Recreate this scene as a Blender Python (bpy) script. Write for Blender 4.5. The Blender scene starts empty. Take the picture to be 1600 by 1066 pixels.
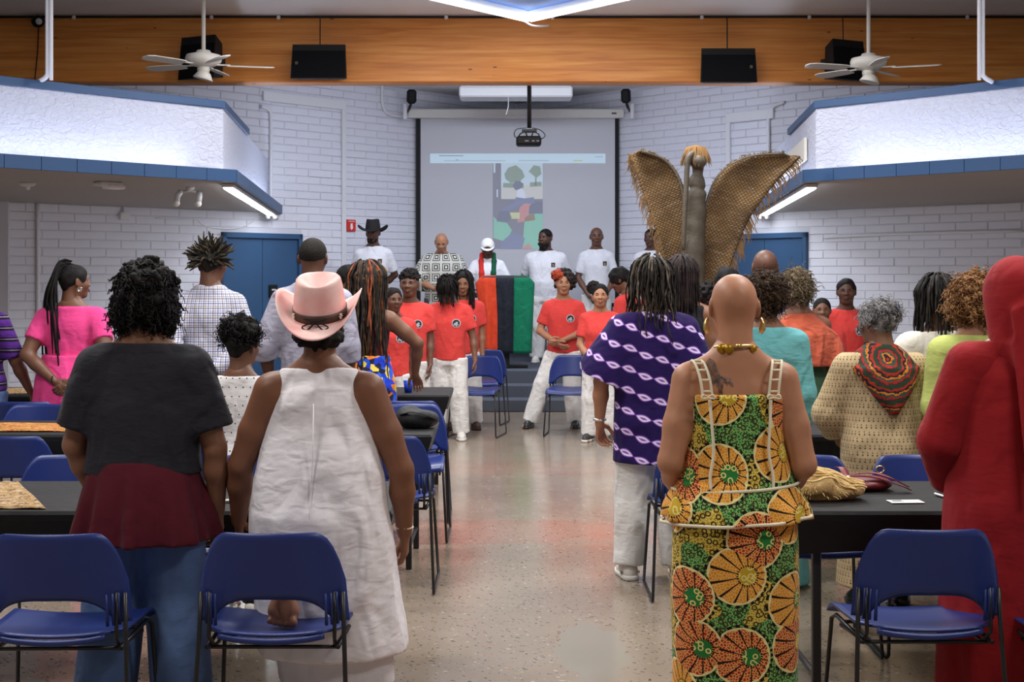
import bpy, math, random
import numpy as np
from mathutils import Matrix, Vector
S = bpy.context.scene
COL = S.collection
PI = math.pi
def R(a): return math.radians(a)
rng = np.random.default_rng(7)
random.seed(7)

# ------------------------------------------------------------------ camera
F = 2170.0                      # focal length in pixels of the 1600 px wide frame
CAMZ = 1.58
cam = bpy.data.cameras.new('camera')
camo = bpy.data.objects.new('camera', cam); COL.objects.link(camo)
camo.location = (0, 0, CAMZ); camo.rotation_euler = (PI/2, 0, 0)
cam.sensor_width = 36; cam.lens = F/1600*36
cam.shift_y = -(533-435)/1600
cam.clip_end = 100; cam.clip_start = 0.05
S.camera = camo
S.view_settings.view_transform = 'Standard'
S.view_settings.look = 'None'
S.view_settings.gamma = 1
S.view_settings.use_curve_mapping = False
S.view_settings.exposure = 0.0
def PX(x, d): return (x-800)*d/F               # world X of a picture column at distance d
def PZ(y, d): return CAMZ+(435-y)*d/F          # world Z of a picture row at distance d

# ------------------------------------------------------------------ world and area lights, with added fill
w = bpy.data.worlds.new('world'); S.world = w; w.use_nodes = True
w.node_tree.nodes['Background'].inputs[0].default_value = (0.55, 0.6, 0.7, 1)
w.node_tree.nodes['Background'].inputs[1].default_value = 0.25
def area(name, loc, rot, sx, sy, power, color=(1, 1, 1), spread=180):
    l = bpy.data.lights.new(name, 'AREA'); l.shape = 'RECTANGLE'; l.size = sx; l.size_y = sy
    l.energy = power; l.color = color; l.spread = R(spread)
    o = bpy.data.objects.new(name, l); COL.objects.link(o); o.location = loc; o.rotation_euler = rot
    return o
COOL = (0.80, 0.88, 1.0); NEUT = (1.0, 0.97, 0.94)
# unseen fill lights added under the ceiling over audience, aisle and stage
for (x, y, p) in ((-2.4, 2.6, 75), (2.6, 2.6, 75), (-2.0, 5.6, 100), (2.2, 5.6, 100), (-1.3, 8.6, 120), (1.5, 8.6, 120), (-1.0, 11.8, 95), (1.2, 11.8, 95)):
    area('ceiling_fill', (x, y, 4.22), (0, 0, 0), 1.2, 0.6, p, NEUT)
area('stage_fill', (0.1, 16.2, 4.2), (R(14), 0, 0), 3.2, 0.5, 135, COOL)  # added cool fill that brightens the stage, without a fixture
# ------------------------------------------------------------------ materials
MATS = {}
class G:
    """small helper that builds a node graph for one material"""
    def __init__(s, name):
        s.m = bpy.data.materials.new(name); s.m.use_nodes = True
        s.t = s.m.node_tree; s.b = s.t.nodes['Principled BSDF']
        s.tc = s.t.nodes.new('ShaderNodeTexCoord')
    def put(s, inp, v):
        if isinstance(v, bpy.types.NodeSocket): s.t.links.new(v, inp)
        elif v is not None:
            if inp.type == 'RGBA' and len(v) == 3: v = (*v, 1)
            inp.default_value = v
    def n(s, typ, out=0, props=None, **kw):
        nd = s.t.nodes.new('ShaderNode'+typ)
        for k, v in (props or {}).items(): setattr(nd, k, v)
        for k, v in kw.items():
            k = k.replace('_', ' ')
            s.put(nd.inputs[int(k[1:])] if k[0] == 'i' and k[1:].isdigit() else nd.inputs[k], v)
        return nd.outputs[out]
    def m_(s, op, a, b=None, c=None):
        nd = s.t.nodes.new('ShaderNodeMath'); nd.operation = op
        for i, v in enumerate((a, b, c)):
            if v is not None: s.put(nd.inputs[i], v)
        return nd.outputs[0]
    def mix(s, f, a, b):
        nd = s.t.nodes.new('ShaderNodeMix'); nd.data_type = 'RGBA'
        s.put(nd.inputs[0], f); s.put(nd.inputs[6], a); s.put(nd.inputs[7], b)
        return nd.outputs[2]
    def ramp(s, f, stops, const=False):
        nd = s.t.nodes.new('ShaderNodeValToRGB'); cr = nd.color_ramp
        if const: cr.interpolation = 'CONSTANT'
        while len(cr.elements) < len(stops): cr.elements.new(0.5)
        for e, (p, c) in zip(cr.elements, stops): e.position = p; e.color = (*c, 1)
        s.put(nd.inputs[0], f); return nd.outputs[0]
    def map(s, vec, scale=(1, 1, 1), loc=(0, 0, 0), rot=(0, 0, 0)):
        return s.n('Mapping', Vector=vec, Scale=scale, Location=loc, Rotation=rot)
    def uv(s): return s.tc.outputs['UV']
    def ob(s): return s.tc.outputs['Object']
    def xyz(s, v):
        nd = s.t.nodes.new('ShaderNodeSeparateXYZ'); s.put(nd.inputs[0], v); return nd.outputs
    def comb(s, x, y, z=0.0):
        nd = s.t.nodes.new('ShaderNodeCombineXYZ')
        for i, v in enumerate((x, y, z)): s.put(nd.inputs[i], v)
        return nd.outputs[0]
    def bump(s, h, strength=0.3, dist=0.01):
        s.put(s.b.inputs['Normal'], s.n('Bump', Height=h, Strength=strength, Distance=dist))
    def fin(s, col=None, rough=0.6, spec=0.4, metal=0.0, emit=None, es=0.0, sheen=0.0, alpha=None, sss=0.0):
        s.put(s.b.inputs['Base Color'], col); s.put(s.b.inputs['Roughness'], rough)
        s.b.inputs['Specular IOR Level'].default_value = spec; s.put(s.b.inputs['Metallic'], metal)
        if emit is not None:
            s.put(s.b.inputs['Emission Color'], emit); s.put(s.b.inputs['Emission Strength'], es)
        if sheen: s.b.inputs['Sheen Weight'].default_value = sheen
        if sss: s.b.inputs['Subsurface Weight'].default_value = sss; s.b.inputs['Subsurface Scale'].default_value = 0.01
        return s.m
def c8(r, g, b):
    f = lambda v: (v/255/12.92) if v/255 <= 0.04045 else ((v/255+0.055)/1.055)**2.4
    return (f(r), f(g), f(b))
def plain(name, col, rough=0.6, spec=0.4, metal=0.0, emit=None, es=0.0, var=0.0, vs=8.0, bump=0.0, bs=60.0, bd=0.004):
    if name in MATS: return MATS[name]
    g = G(name)
    c = col
    if var:
        f = g.n('TexNoise', Vector=g.ob(), Scale=vs, Detail=4.0)
        c = g.mix(f, tuple(v*(1-var) for v in col), tuple(min(1, v*(1+var)) for v in col))
    if bump: g.bump(g.n('TexNoise', Vector=g.ob(), Scale=bs, Detail=3.0), bump, bd)
    MATS[name] = g.fin(c, rough, spec, metal, emit, es)
    return MATS[name]
def cloth(name, col, rough=0.85, wr=0.35, var=0.10, ws=9.0):
    """woven fabric: slight mottling, creases and weave as relief"""
    if name in MATS: return MATS[name]
    g = G(name)
    MATS[name] = cloth_fin(g, g.mix(g.n('TexNoise', Vector=g.ob(), Scale=14.0, Detail=3.0), tuple(v*(1-var) for v in col), tuple(min(1, v*(1+var)) for v in col)), rough, wr, ws)
    return MATS[name]
def cloth_fin(g, col, rough=0.85, wr=0.35, ws=9.0):
    v = g.map(g.ob(), (1, 1, 0.6), rot=(0.3, 0.4, 0.2))
    a = g.n('TexNoise', Vector=v, Scale=ws, Detail=1.5, Roughness=0.45, Distortion=0.5)
    b = g.n('TexNoise', Vector=g.map(g.ob(), (1, 1, 2.2), rot=(0.2, -0.5, 0.6)), Scale=ws*2.1, Detail=1.0, Distortion=0.4)
    wv = g.n('TexNoise', Vector=g.ob(), Scale=260.0, Detail=1.0)
    h = g.m_('ADD', g.m_('MULTIPLY', g.n('MapRange', props={'interpolation_type': 'SMOOTHSTEP'}, Value=a, i1=0.38, i2=0.62), 0.6), g.m_('MULTIPLY', b, 0.25))
    g.bump(g.m_('ADD', h, g.m_('MULTIPLY', wv, 0.03)), wr, 0.035)
    return g.fin(col, rough, 0.2, sheen=0.05)
def skin(col):
    key = 'skin_%d_%d_%d' % tuple(int(v*1000) for v in col)
    if key in MATS: return MATS[key]
    g = G(key)
    f = g.n('TexNoise', Vector=g.ob(), Scale=11.0, Detail=4.0)
    c = g.mix(f, tuple(v*0.85 for v in col), tuple(min(1, v*1.15) for v in col))
    g.bump(g.n('TexNoise', Vector=g.ob(), Scale=160.0, Detail=2.0), 0.08, 0.003)
    MATS[key] = g.fin(c, 0.48, 0.4, sss=0.06)
    return MATS[key]
def hairmat(name, c1, c2, rough=0.62, sc=30.0):
    if name in MATS: return MATS[name]
    g = G(name)
    f = g.n('TexNoise', Vector=g.ob(), Scale=sc, Detail=5.0)
    g.bump(g.n('TexNoise', Vector=g.ob(), Scale=140.0, Detail=4.0), 0.6, 0.006)
    MATS[name] = g.fin(g.ramp(f, [(0.35, c1), (0.65, c2)]), rough, 0.2)
    return MATS[name]

# ------------------------------------------------------------------ object helpers
def link(name, me, parent=None, mat=None, smooth=False):
    o = bpy.data.objects.new(name, me); COL.objects.link(o)
    if parent is not None: o.parent = parent
    if mat is not None:
        for m in (mat if isinstance(mat, (list, tuple)) else [mat]): me.materials.append(m)
    if smooth: me.polygons.foreach_set('use_smooth', np.ones(len(me.polygons), bool))
    return o
def tag(o, label, cat, group=None, kind=None):
    if label: o['label'] = label
    if cat: o['category'] = cat
    if group: o['group'] = group
    if kind: o['kind'] = kind
    return o
def empty(name, loc=(0, 0, 0), rz=0.0, label=None, cat=None, group=None):
    o = bpy.data.objects.new(name, None); COL.objects.link(o); o.location = loc; o.rotation_euler = (0, 0, rz)
    o.empty_display_size = 0.1
    return tag(o, label, cat, group)
def quadmesh(name, V, Q):
    me = bpy.data.meshes.new(name)
    V = np.asarray(V, np.float32); Q = np.asarray(Q, np.int32)
    me.vertices.add(len(V)); me.vertices.foreach_set('co', V.ravel())
    me.loops.add(Q.size); me.loops.foreach_set('vertex_index', Q.ravel())
    me.polygons.add(len(Q)); me.polygons.foreach_set('loop_start', np.arange(0, Q.size, Q.shape[1], dtype=np.int32))
    me.polygons.foreach_set('loop_total', np.full(len(Q), Q.shape[1], np.int32))
    me.update(calc_edges=True)
    return me
class MB:
    """collects boxes, tubes, prisms, lathes into one mesh"""
    def __init__(s): s.v = []; s.f = []; s.mi = []; s.cur = 0
    def add(s, vs, fs):
        o = len(s.v); s.v += [tuple(map(float, p)) for p in vs]
        for f in fs: s.f.append(tuple(i+o for i in f)); s.mi.append(s.cur)
        return s
    def box(s, c, size, M=None, bev=0.0):
        x, y, z = [v/2 for v in size]
        if bev > 0:
            b = min(bev, x*.9, y*.9, z*.9); vs = []
            for sx in (-1, 1):
                for sy in (-1, 1):
                    for sz in (-1, 1):
                        vs += [(sx*(x-b), sy*(y-b), sz*z), (sx*(x-b), sy*y, sz*(z-b)), (sx*x, sy*(y-b), sz*(z-b))]
            def i(sx, sy, sz, k): return ((sx*2+sy)*2+sz)*3+k
            fs = []
            for a in (0, 1):
                q = [(0, 0), (1, 0), (1, 1), (0, 1)]
                if a == 0: q = q[::-1]
                fs.append([i(p, r, a, 0) for p, r in q]); fs.append([i(r, a, p, 1) for p, r in q]); fs.append([i(a, p, r, 2) for p, r in q])
            for p in (0, 1):
                for r in (0, 1):
                    fs.append([i(p, 0, r, 0), i(p, 1, r, 0), i(p, 1, r, 2), i(p, 0, r, 2)])
                    fs.append([i(0, p, r, 0), i(1, p, r, 0), i(1, p, r, 1), i(0, p, r, 1)])
                    fs.append([i(p, r, 0, 1), i(p, r, 1, 1), i(p, r, 1, 2), i(p, r, 0, 2)])
                    for t in (0, 1): fs.append([i(p, r, t, 0), i(p, r, t, 1), i(p, r, t, 2)])
        else:
            vs = [(sx*x, sy*y, sz*z) for sx in (-1, 1) for sy in (-1, 1) for sz in (-1, 1)]
            fs = [(0, 1, 3, 2), (4, 6, 7, 5), (0, 4, 5, 1), (2, 3, 7, 6), (0, 2, 6, 4), (1, 5, 7, 3)]
        c = Vector(c)
        vs = [(M @ Vector(p) if M is not None else Vector(p))+c for p in vs]
        return s.add(vs, fs)
    def prism(s, poly, z0, z1):
        n = len(poly)
        vs = [(x, y, z0) for x, y in poly]+[(x, y, z1) for x, y in poly]
        return s.add(vs, [tuple(range(n))[::-1], tuple(range(n, 2*n))]+[(i, (i+1) % n, (i+1) % n+n, i+n) for i in range(n)])
    def lathe(s, prof, n=20, c=(0, 0, 0), M=None):
        vs = []; c = Vector(c)
        for r, z in prof:
            for k in range(n):
                p = Vector((r*math.cos(2*PI*k/n), r*math.sin(2*PI*k/n), z))
                vs.append((M @ p if M is not None else p)+c)
        fs = [(j*n+k, j*n+(k+1) % n, (j+1)*n+(k+1) % n, (j+1)*n+k) for j in range(len(prof)-1) for k in range(n)]
        fs += [tuple(range(n))[::-1], tuple(range((len(prof)-1)*n, len(prof)*n))]
        return s.add(vs, fs)
    def tube(s, pts, r, n=8):
        P = [Vector(p) for p in pts]; rr = r if isinstance(r, (list, tuple, np.ndarray)) else [r]*len(P)
        up = None; vs = []
        for i, p in enumerate(P):
            t = (P[min(i+1, len(P)-1)]-P[max(i-1, 0)])
            if t.length < 1e-9: t = Vector((0, 0, 1))
            t.normalize()
            if up is None: up = t.orthogonal().normalized()
            else:
                up = up-t*up.dot(t)
                up = up.normalized() if up.length > 1e-6 else t.orthogonal().normalized()
            b = t.cross(up)
            for k in range(n):
                a = 2*PI*k/n; vs.append(p+(up*math.cos(a)+b*math.sin(a))*rr[i])
        m = len(P)
        fs = [(j*n+k, j*n+(k+1) % n, (j+1)*n+(k+1) % n, (j+1)*n+k) for j in range(m-1) for k in range(n)]
        fs += [tuple(range(n))[::-1], tuple(range((m-1)*n, m*n))]
        return s.add(vs, fs)
    def grid(s, fn, nu, nv, thick=None):
        """surface fn(u,v) -> point, u,v in 0..1; thick gives it a back side"""
        A = [[Vector(fn(i/nu, j/nv)) for j in range(nv+1)] for i in range(nu+1)]
        o = len(s.v)
        def idx(i, j): return i*(nv+1)+j
        vs = [p for r_ in A for p in r_]; fs = [(idx(i, j), idx(i+1, j), idx(i+1, j+1), idx(i, j+1)) for i in range(nu) for j in range(nv)]
        if thick:
            N = (nu+1)*(nv+1); back = []
            for i in range(nu+1):
                for j in range(nv+1):
                    a = A[min(i+1, nu)][j]-A[max(i-1, 0)][j]; b = A[i][min(j+1, nv)]-A[i][max(j-1, 0)]
                    nn = a.cross(b); nn = nn.normalized() if nn.length > 1e-9 else Vector((0, 1, 0))
                    back.append(A[i][j]-nn*thick)
            vs += back
            fs += [tuple(k+N for k in f[::-1]) for f in fs]
            for i in range(nu):
                fs.append((idx(i, 0), idx(i, 0)+N, idx(i+1, 0)+N, idx(i+1, 0))); fs.append((idx(i+1, nv), idx(i+1, nv)+N, idx(i, nv)+N, idx(i, nv)))
            for j in range(nv):
                fs.append((idx(0, j+1), idx(0, j+1)+N, idx(0, j)+N, idx(0, j))); fs.append((idx(nu, j), idx(nu, j)+N, idx(nu, j+1)+N, idx(nu, j+1)))
        return s.add(vs, fs)
    def mesh(s, name):
        me = bpy.data.meshes.new(name); me.from_pydata(s.v, [], s.f)
        if any(s.mi): me.polygons.foreach_set('material_index', s.mi)
        me.update(); return me
    def build(s, name, mat, parent=None, smooth=False):
        return link(name, s.mesh(name), parent, mat, smooth)
def rotz(a): return Matrix.Rotation(a, 3, 'Z')
def smooth_path(pts, n=6):
    """Catmull-Rom through points"""
    P = [np.array(p, float) for p in pts]; P = [2*P[0]-P[1]]+P+[2*P[-1]-P[-2]]; out = []
    for i in range(1, len(P)-2):
        for k in range(n):
            t = k/n
            out.append(0.5*((2*P[i])+(-P[i-1]+P[i+1])*t+(2*P[i-1]-5*P[i]+4*P[i+1]-P[i+2])*t*t+(-P[i-1]+3*P[i]-3*P[i+1]+P[i+2])*t**3))
    out.append(P[-2]); return out
def copy_tree(o, parent=None):
    c = o.copy(); COL.objects.link(c); c.parent = parent
    for ch in o.children: copy_tree(ch, c)
    return c

# ------------------------------------------------------------------ implicit surfaces (bodies, clothes, hair)
class Vol:
    def __init__(s, lo, hi, h):
        s.lo = np.array(lo, float); s.h = h
        s.n = np.ceil((np.array(hi, float)-s.lo)/h).astype(int)+1
        s.ax = [s.lo[i]+h*np.arange(s.n[i]) for i in range(3)]
        s.v = np.full(s.n, 0.5, np.float32)
    def region(s, lo, hi, pad):
        a = np.clip(np.floor((np.array(lo)-pad-s.lo)/s.h).astype(int), 0, s.n); b = np.clip(np.ceil((np.array(hi)+pad-s.lo)/s.h).astype(int)+1, 0, s.n)
        if np.any(b-a < 1): return None
        sl = tuple(slice(a[i], b[i]) for i in range(3))
        return sl, s.ax[0][sl[0]][:, None, None], s.ax[1][sl[1]][None, :, None], s.ax[2][sl[2]][None, None, :]
    def put(s, fn, lo, hi, k=0.02, op='add'):
        r = s.region(lo, hi, k+3*s.h)
        if r is None: return s
        sl, X, Y, Z = r
        d = fn(X, Y, Z).astype(np.float32); a = s.v[sl]
        if op == 'sub':
            a = -a
        hh = np.maximum(k-np.abs(a-d), 0)/max(k, 1e-6)
        m = np.minimum(a, d)-hh*hh*k*0.25
        s.v[sl] = -m if op == 'sub' else m
        return s
    def cone(s, a, b, ra, rb, k=0.02, cut=False, op='add'):
        a = np.array(a, float); b = np.array(b, float); ba = b-a; L2 = max(ba@ba, 1e-9); L = math.sqrt(L2)
        def fn(X, Y, Z):
            px, py, pz = X-a[0], Y-a[1], Z-a[2]
            tt = (px*ba[0]+py*ba[1]+pz*ba[2])/L2; t = np.clip(tt, 0, 1)
            d = np.sqrt((px-t*ba[0])**2+(py-t*ba[1])**2+(pz-t*ba[2])**2)-(ra+(rb-ra)*t)
            if cut: d = np.maximum(d, (tt-1)*L)
            return d
        r = max(ra, rb)
        return s.put(fn, np.minimum(a, b)-r, np.maximum(a, b)+r, k, op)
    def chain(s, pts, rs, k=0.015, cut=False):
        for i in range(len(pts)-1): s.cone(pts[i], pts[i+1], rs[i], rs[i+1], k, cut and i == len(pts)-2)
        return s
    def ell(s, c, r, k=0.02, op='add', M=None):
        c = np.array(c, float); r = np.array(r, float); rm = r if M is None else np.full(3, r.max())
        A = None if M is None else np.array(M)[:3, :3].T
        def fn(X, Y, Z):
            x, y, z = X-c[0], Y-c[1], Z-c[2]
            if A is not None: x, y, z = [A[i, 0]*x+A[i, 1]*y+A[i, 2]*z for i in range(3)]
            k0 = np.sqrt((x/r[0])**2+(y/r[1])**2+(z/r[2])**2); k1 = np.sqrt((x/r[0]**2)**2+(y/r[1]**2)**2+(z/r[2]**2)**2)+1e-9
            return k0*(k0-1)/k1
        return s.put(fn, c-rm, c+rm, k, op)
    def loft(s, prof, k=0.02, n=2.2, fold=None, off=0.0, cap=True):
        """prof rows: z, half width, half depth, cx, cy ; fold(theta,z)-> relative radius change"""
        P = np.array(prof, float)
        def fn(X, Y, Z):
            z = Z.ravel(); q = [np.interp(z, P[:, 0], P[:, i])[None, None, :] for i in range(1, 5)]
            x = X-q[2]; y = Y-q[3]; W = q[0]+off; D = q[1]+off
            rr = ((np.abs(x)/W)**n+(np.abs(y)/D)**n)**(1/n)
            if fold is not None: rr = rr/(1+fold(np.arctan2(x, y), Z))
            d = (rr-1)*np.minimum(W, D)*1.05
            if cap: d = np.maximum(d, np.maximum(P[0, 0]-off*0-Z, Z-P[-1, 0]-off*0))
            return d
        wx = (P[:, 1]).max()*1.4+off; wy = (P[:, 2]).max()*1.4+off
        return s.put(fn, (P[:, 3].min()-wx, P[:, 4].min()-wy, P[0, 0]), (P[:, 3].max()+wx, P[:, 4].max()+wy, P[-1, 0]), k)
    def cutplane(s, p, nrm):
        """remove what lies on the side of nrm"""
        p = np.array(p, float); nrm = np.array(nrm, float)/np.linalg.norm(nrm)
        d = (s.ax[0][:, None, None]-p[0])*nrm[0]+(s.ax[1][None, :, None]-p[1])*nrm[1]+(s.ax[2][None, None, :]-p[2])*nrm[2]
        s.v = np.maximum(s.v, d.astype(np.float32)); return s
    def noise(s, amp, freq, seed=0, oct=5):
        r = np.random.default_rng(seed); f = 0
        for i in range(oct):
            k = r.normal(size=3); k *= freq*(0.7+0.6*r.random())/np.linalg.norm(k); ph = r.random()*6.28
            f = f+np.sin(k[0]*s.ax[0][:, None, None]+k[1]*s.ax[1][None, :, None]+k[2]*s.ax[2][None, None, :]+ph)
        s.v = (s.v+amp*f/math.sqrt(oct)).astype(np.float32); return s
    def nets(s):
        v = s.v; v[0], v[-1] = 0.5, 0.5; v[:, 0] = 0.5; v[:, -1] = 0.5; v[:, :, 0] = 0.5; v[:, :, -1] = 0.5
        inn = v < 0
        nx, ny, nz = np.array(v.shape)-1
        c = [(i, j, k) for i in (0, 1) for j in (0, 1) for k in (0, 1)]
        cnt = np.zeros((nx, ny, nz), np.int8)
        for (i, j, k) in c: cnt += inn[i:i+nx, j:j+ny, k:k+nz]
        act = (cnt > 0) & (cnt < 8); I = np.argwhere(act)
        if len(I) == 0: return np.zeros((0, 3)), np.zeros((0, 4), int)
        cv = np.stack([v[I[:, 0]+i, I[:, 1]+j, I[:, 2]+k] for (i, j, k) in c], 1)
        acc = np.zeros((len(I), 3)); num = np.zeros(len(I))
        for a in range(8):
            for b in range(a+1, 8):
                df = np.array(c[b])-np.array(c[a])
                if np.abs(df).sum() != 1: continue
                va, vb = cv[:, a], cv[:, b]; m = (va < 0) != (vb < 0)
                t = np.where(m, va/np.where(m, va-vb, 1), 0)
                acc += np.where(m[:, None], np.array(c[a])+t[:, None]*df, 0); num += m
        V = s.lo+s.h*(I+acc/num[:, None])
        ids = np.full((nx, ny, nz), -1, np.int32); ids[act] = np.arange(len(I))
        Q = []
        for ax in range(3):
            o1, o2 = [(1, 2), (2, 0), (0, 1)][ax]
            A = [slice(0, -1) if t == ax else slice(1, -1) for t in range(3)]
            B = [slice(1, None) if t == ax else slice(1, -1) for t in range(3)]
            ea, eb = inn[tuple(A)], inn[tuple(B)]
            E = np.argwhere(ea != eb)
            if len(E) == 0: continue
            flip = ea[tuple(E.T)]
            base = E.copy()
            for t in range(3):
                if t != ax: base[:, t] += 1
            def cell(d1, d2):
                q = base.copy(); q[:, o1] -= d1; q[:, o2] -= d2
                return ids[q[:, 0], q[:, 1], q[:, 2]]
            q = np.stack([cell(1, 1), cell(0, 1), cell(0, 0), cell(1, 0)], 1)
            q[~flip] = q[~flip][:, ::-1]
            Q.append(q)
        Q = np.concatenate(Q); Q = Q[(Q >= 0).all(1)]
        return V, Q
def relax(V, Q, it=1, lam=0.5):
    for _ in range(it):
        acc = np.zeros_like(V); n = np.zeros(len(V))
        for a, b in ((0, 1), (1, 2), (2, 3), (3, 0)):
            np.add.at(acc, Q[:, a], V[Q[:, b]]); np.add.at(acc, Q[:, b], V[Q[:, a]])
            n += np.bincount(Q[:, a], minlength=len(V))+np.bincount(Q[:, b], minlength=len(V))
        V = V+(acc/np.maximum(n, 1)[:, None]-V)*lam
    return V
def vnormals(V, Q):
    fn = np.cross(V[Q[:, 2]]-V[Q[:, 0]], V[Q[:, 3]]-V[Q[:, 1]]); N = np.zeros_like(V)
    for i in range(4): np.add.at(N, Q[:, i], fn)
    return N/np.maximum(np.linalg.norm(N, axis=1), 1e-9)[:, None]
def wrinkle(V, Q, amp, freq, seed):
    """fabric creases: warped ridges pushed along the normals"""
    r = np.random.default_rng(seed); N = vnormals(V, Q); f = np.zeros(len(V))
    w_ = V+0.03*np.sin(V[:, [1, 2, 0]]*9+r.random(3)*6)
    for i in range(5):
        k = r.normal(size=3)*np.array([1.0, 0.8, 0.9]); k *= freq*(0.6+r.random())/np.linalg.norm(k)
        f += 1-2*np.abs(np.sin(w_@k*0.5+r.random()*6))
    return V+N*(amp*f/5)[:, None]
def add_uv(me, V, front=1):
    """wraps the print around the body, in metres: x across the middle, arc length towards the sides"""
    L = np.empty(len(me.loops), np.int32); me.loops.foreach_get('vertex_index', L)
    y = -V[:, 1]*front; D = 0.11
    u = V[:, 0]+np.tanh(V[:, 0]/0.12)*np.clip(D+y, 0, 0.4)*0.75
    u = u*(-1 if front > 0 else 1)
    me.uv_layers.new(name='wrap').data.foreach_set('uv', np.stack([u[L], V[L, 2]], 1).astype(np.float32).ravel())
def strands(name, items, mat, parent, n=5):
    """many tapered strands as one mesh; items: (points, radii)"""
    Vs = []; Qs = []; o = 0; ang = 2*PI*np.arange(n)/n; mi = []
    for it in items:
        P = np.array(it[0], float); r = np.broadcast_to(np.array(it[1], float), len(P))
        T = np.gradient(P, axis=0); T /= np.maximum(np.linalg.norm(T, axis=1), 1e-9)[:, None]
        ref = np.array([0.31, 0.85, 0.42]) if abs(T[0, 2]) > 0.5 else np.array([0.1, 0.2, 0.97])
        A = np.cross(T, ref); A /= np.maximum(np.linalg.norm(A, axis=1), 1e-9)[:, None]; B = np.cross(T, A)
        ring = P[:, None, :]+r[:, None, None]*(np.cos(ang)[None, :, None]*A[:, None, :]+np.sin(ang)[None, :, None]*B[:, None, :])
        m = len(P); V = ring.reshape(-1, 3)
        i, k = np.meshgrid(np.arange(m-1), np.arange(n), indexing='ij')
        q = np.stack([i*n+k, i*n+(k+1) % n, (i+1)*n+(k+1) % n, (i+1)*n+k], -1).reshape(-1, 4)+o
        Vs.append(V); Qs.append(q); o += len(V); mi += [it[2] if len(it) > 2 else 0]*len(q)
    me = quadmesh(name, np.concatenate(Vs), np.concatenate(Qs))
    if any(mi): me.polygons.foreach_set('material_index', np.array(mi, np.int32))
    return link(name, me, parent, mat, True)
# ------------------------------------------------------------------ the hall
CEIL = 4.31
WH = plain('white_paint', c8(222, 222, 226), 0.55)
WHG = plain('white_metal', c8(205, 205, 205), 0.4)
BLK = plain('black_metal', (0.012, 0.012, 0.013), 0.4)
BLKP = plain('black_plastic', (0.008, 0.008, 0.009), 0.6, 0.25)
GRILLE = plain('speaker_grille', (0.006, 0.0065, 0.008), 0.9, 0.1, bump=0.6, bs=400)
BLUE = plain('blue_paint', c8(40, 72, 112), 0.45, var=0.08, vs=3)
BLUE2 = plain('door_blue', c8(48, 80, 116), 0.4, var=0.08, vs=2)
GREYP = plain('soffit_grey', c8(164, 159, 157), 0.9, var=0.03, bump=0.25, bs=120)
BRICKM = plain('painted_block', c8(222, 222, 232), 0.75, var=0.05, vs=5, bump=0.35, bs=35, bd=0.006)
JOINT = plain('block_joint', c8(206, 206, 216), 0.9)
UPW = plain('upper_ceiling', c8(226, 226, 226), 0.85, bump=0.2, bs=90)
TUBEL = plain('lamp_tube', (1, 1, 1), 0.5, emit=(0.88, 0.94, 1.0), es=22.0)
def stucco():
    g = G('textured_plaster')
    a = g.n('TexNoise', Vector=g.map(g.ob(), (1, 1, 1.6)), Scale=16.0, Detail=4.0, Distortion=0.8)
    g.bump(g.ramp(a, [(0.4, (0, 0, 0)), (0.6, (1, 1, 1))]), 0.55, 0.015)
    return g.fin(c8(186, 190, 208), 0.8)
STUC = stucco()
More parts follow.
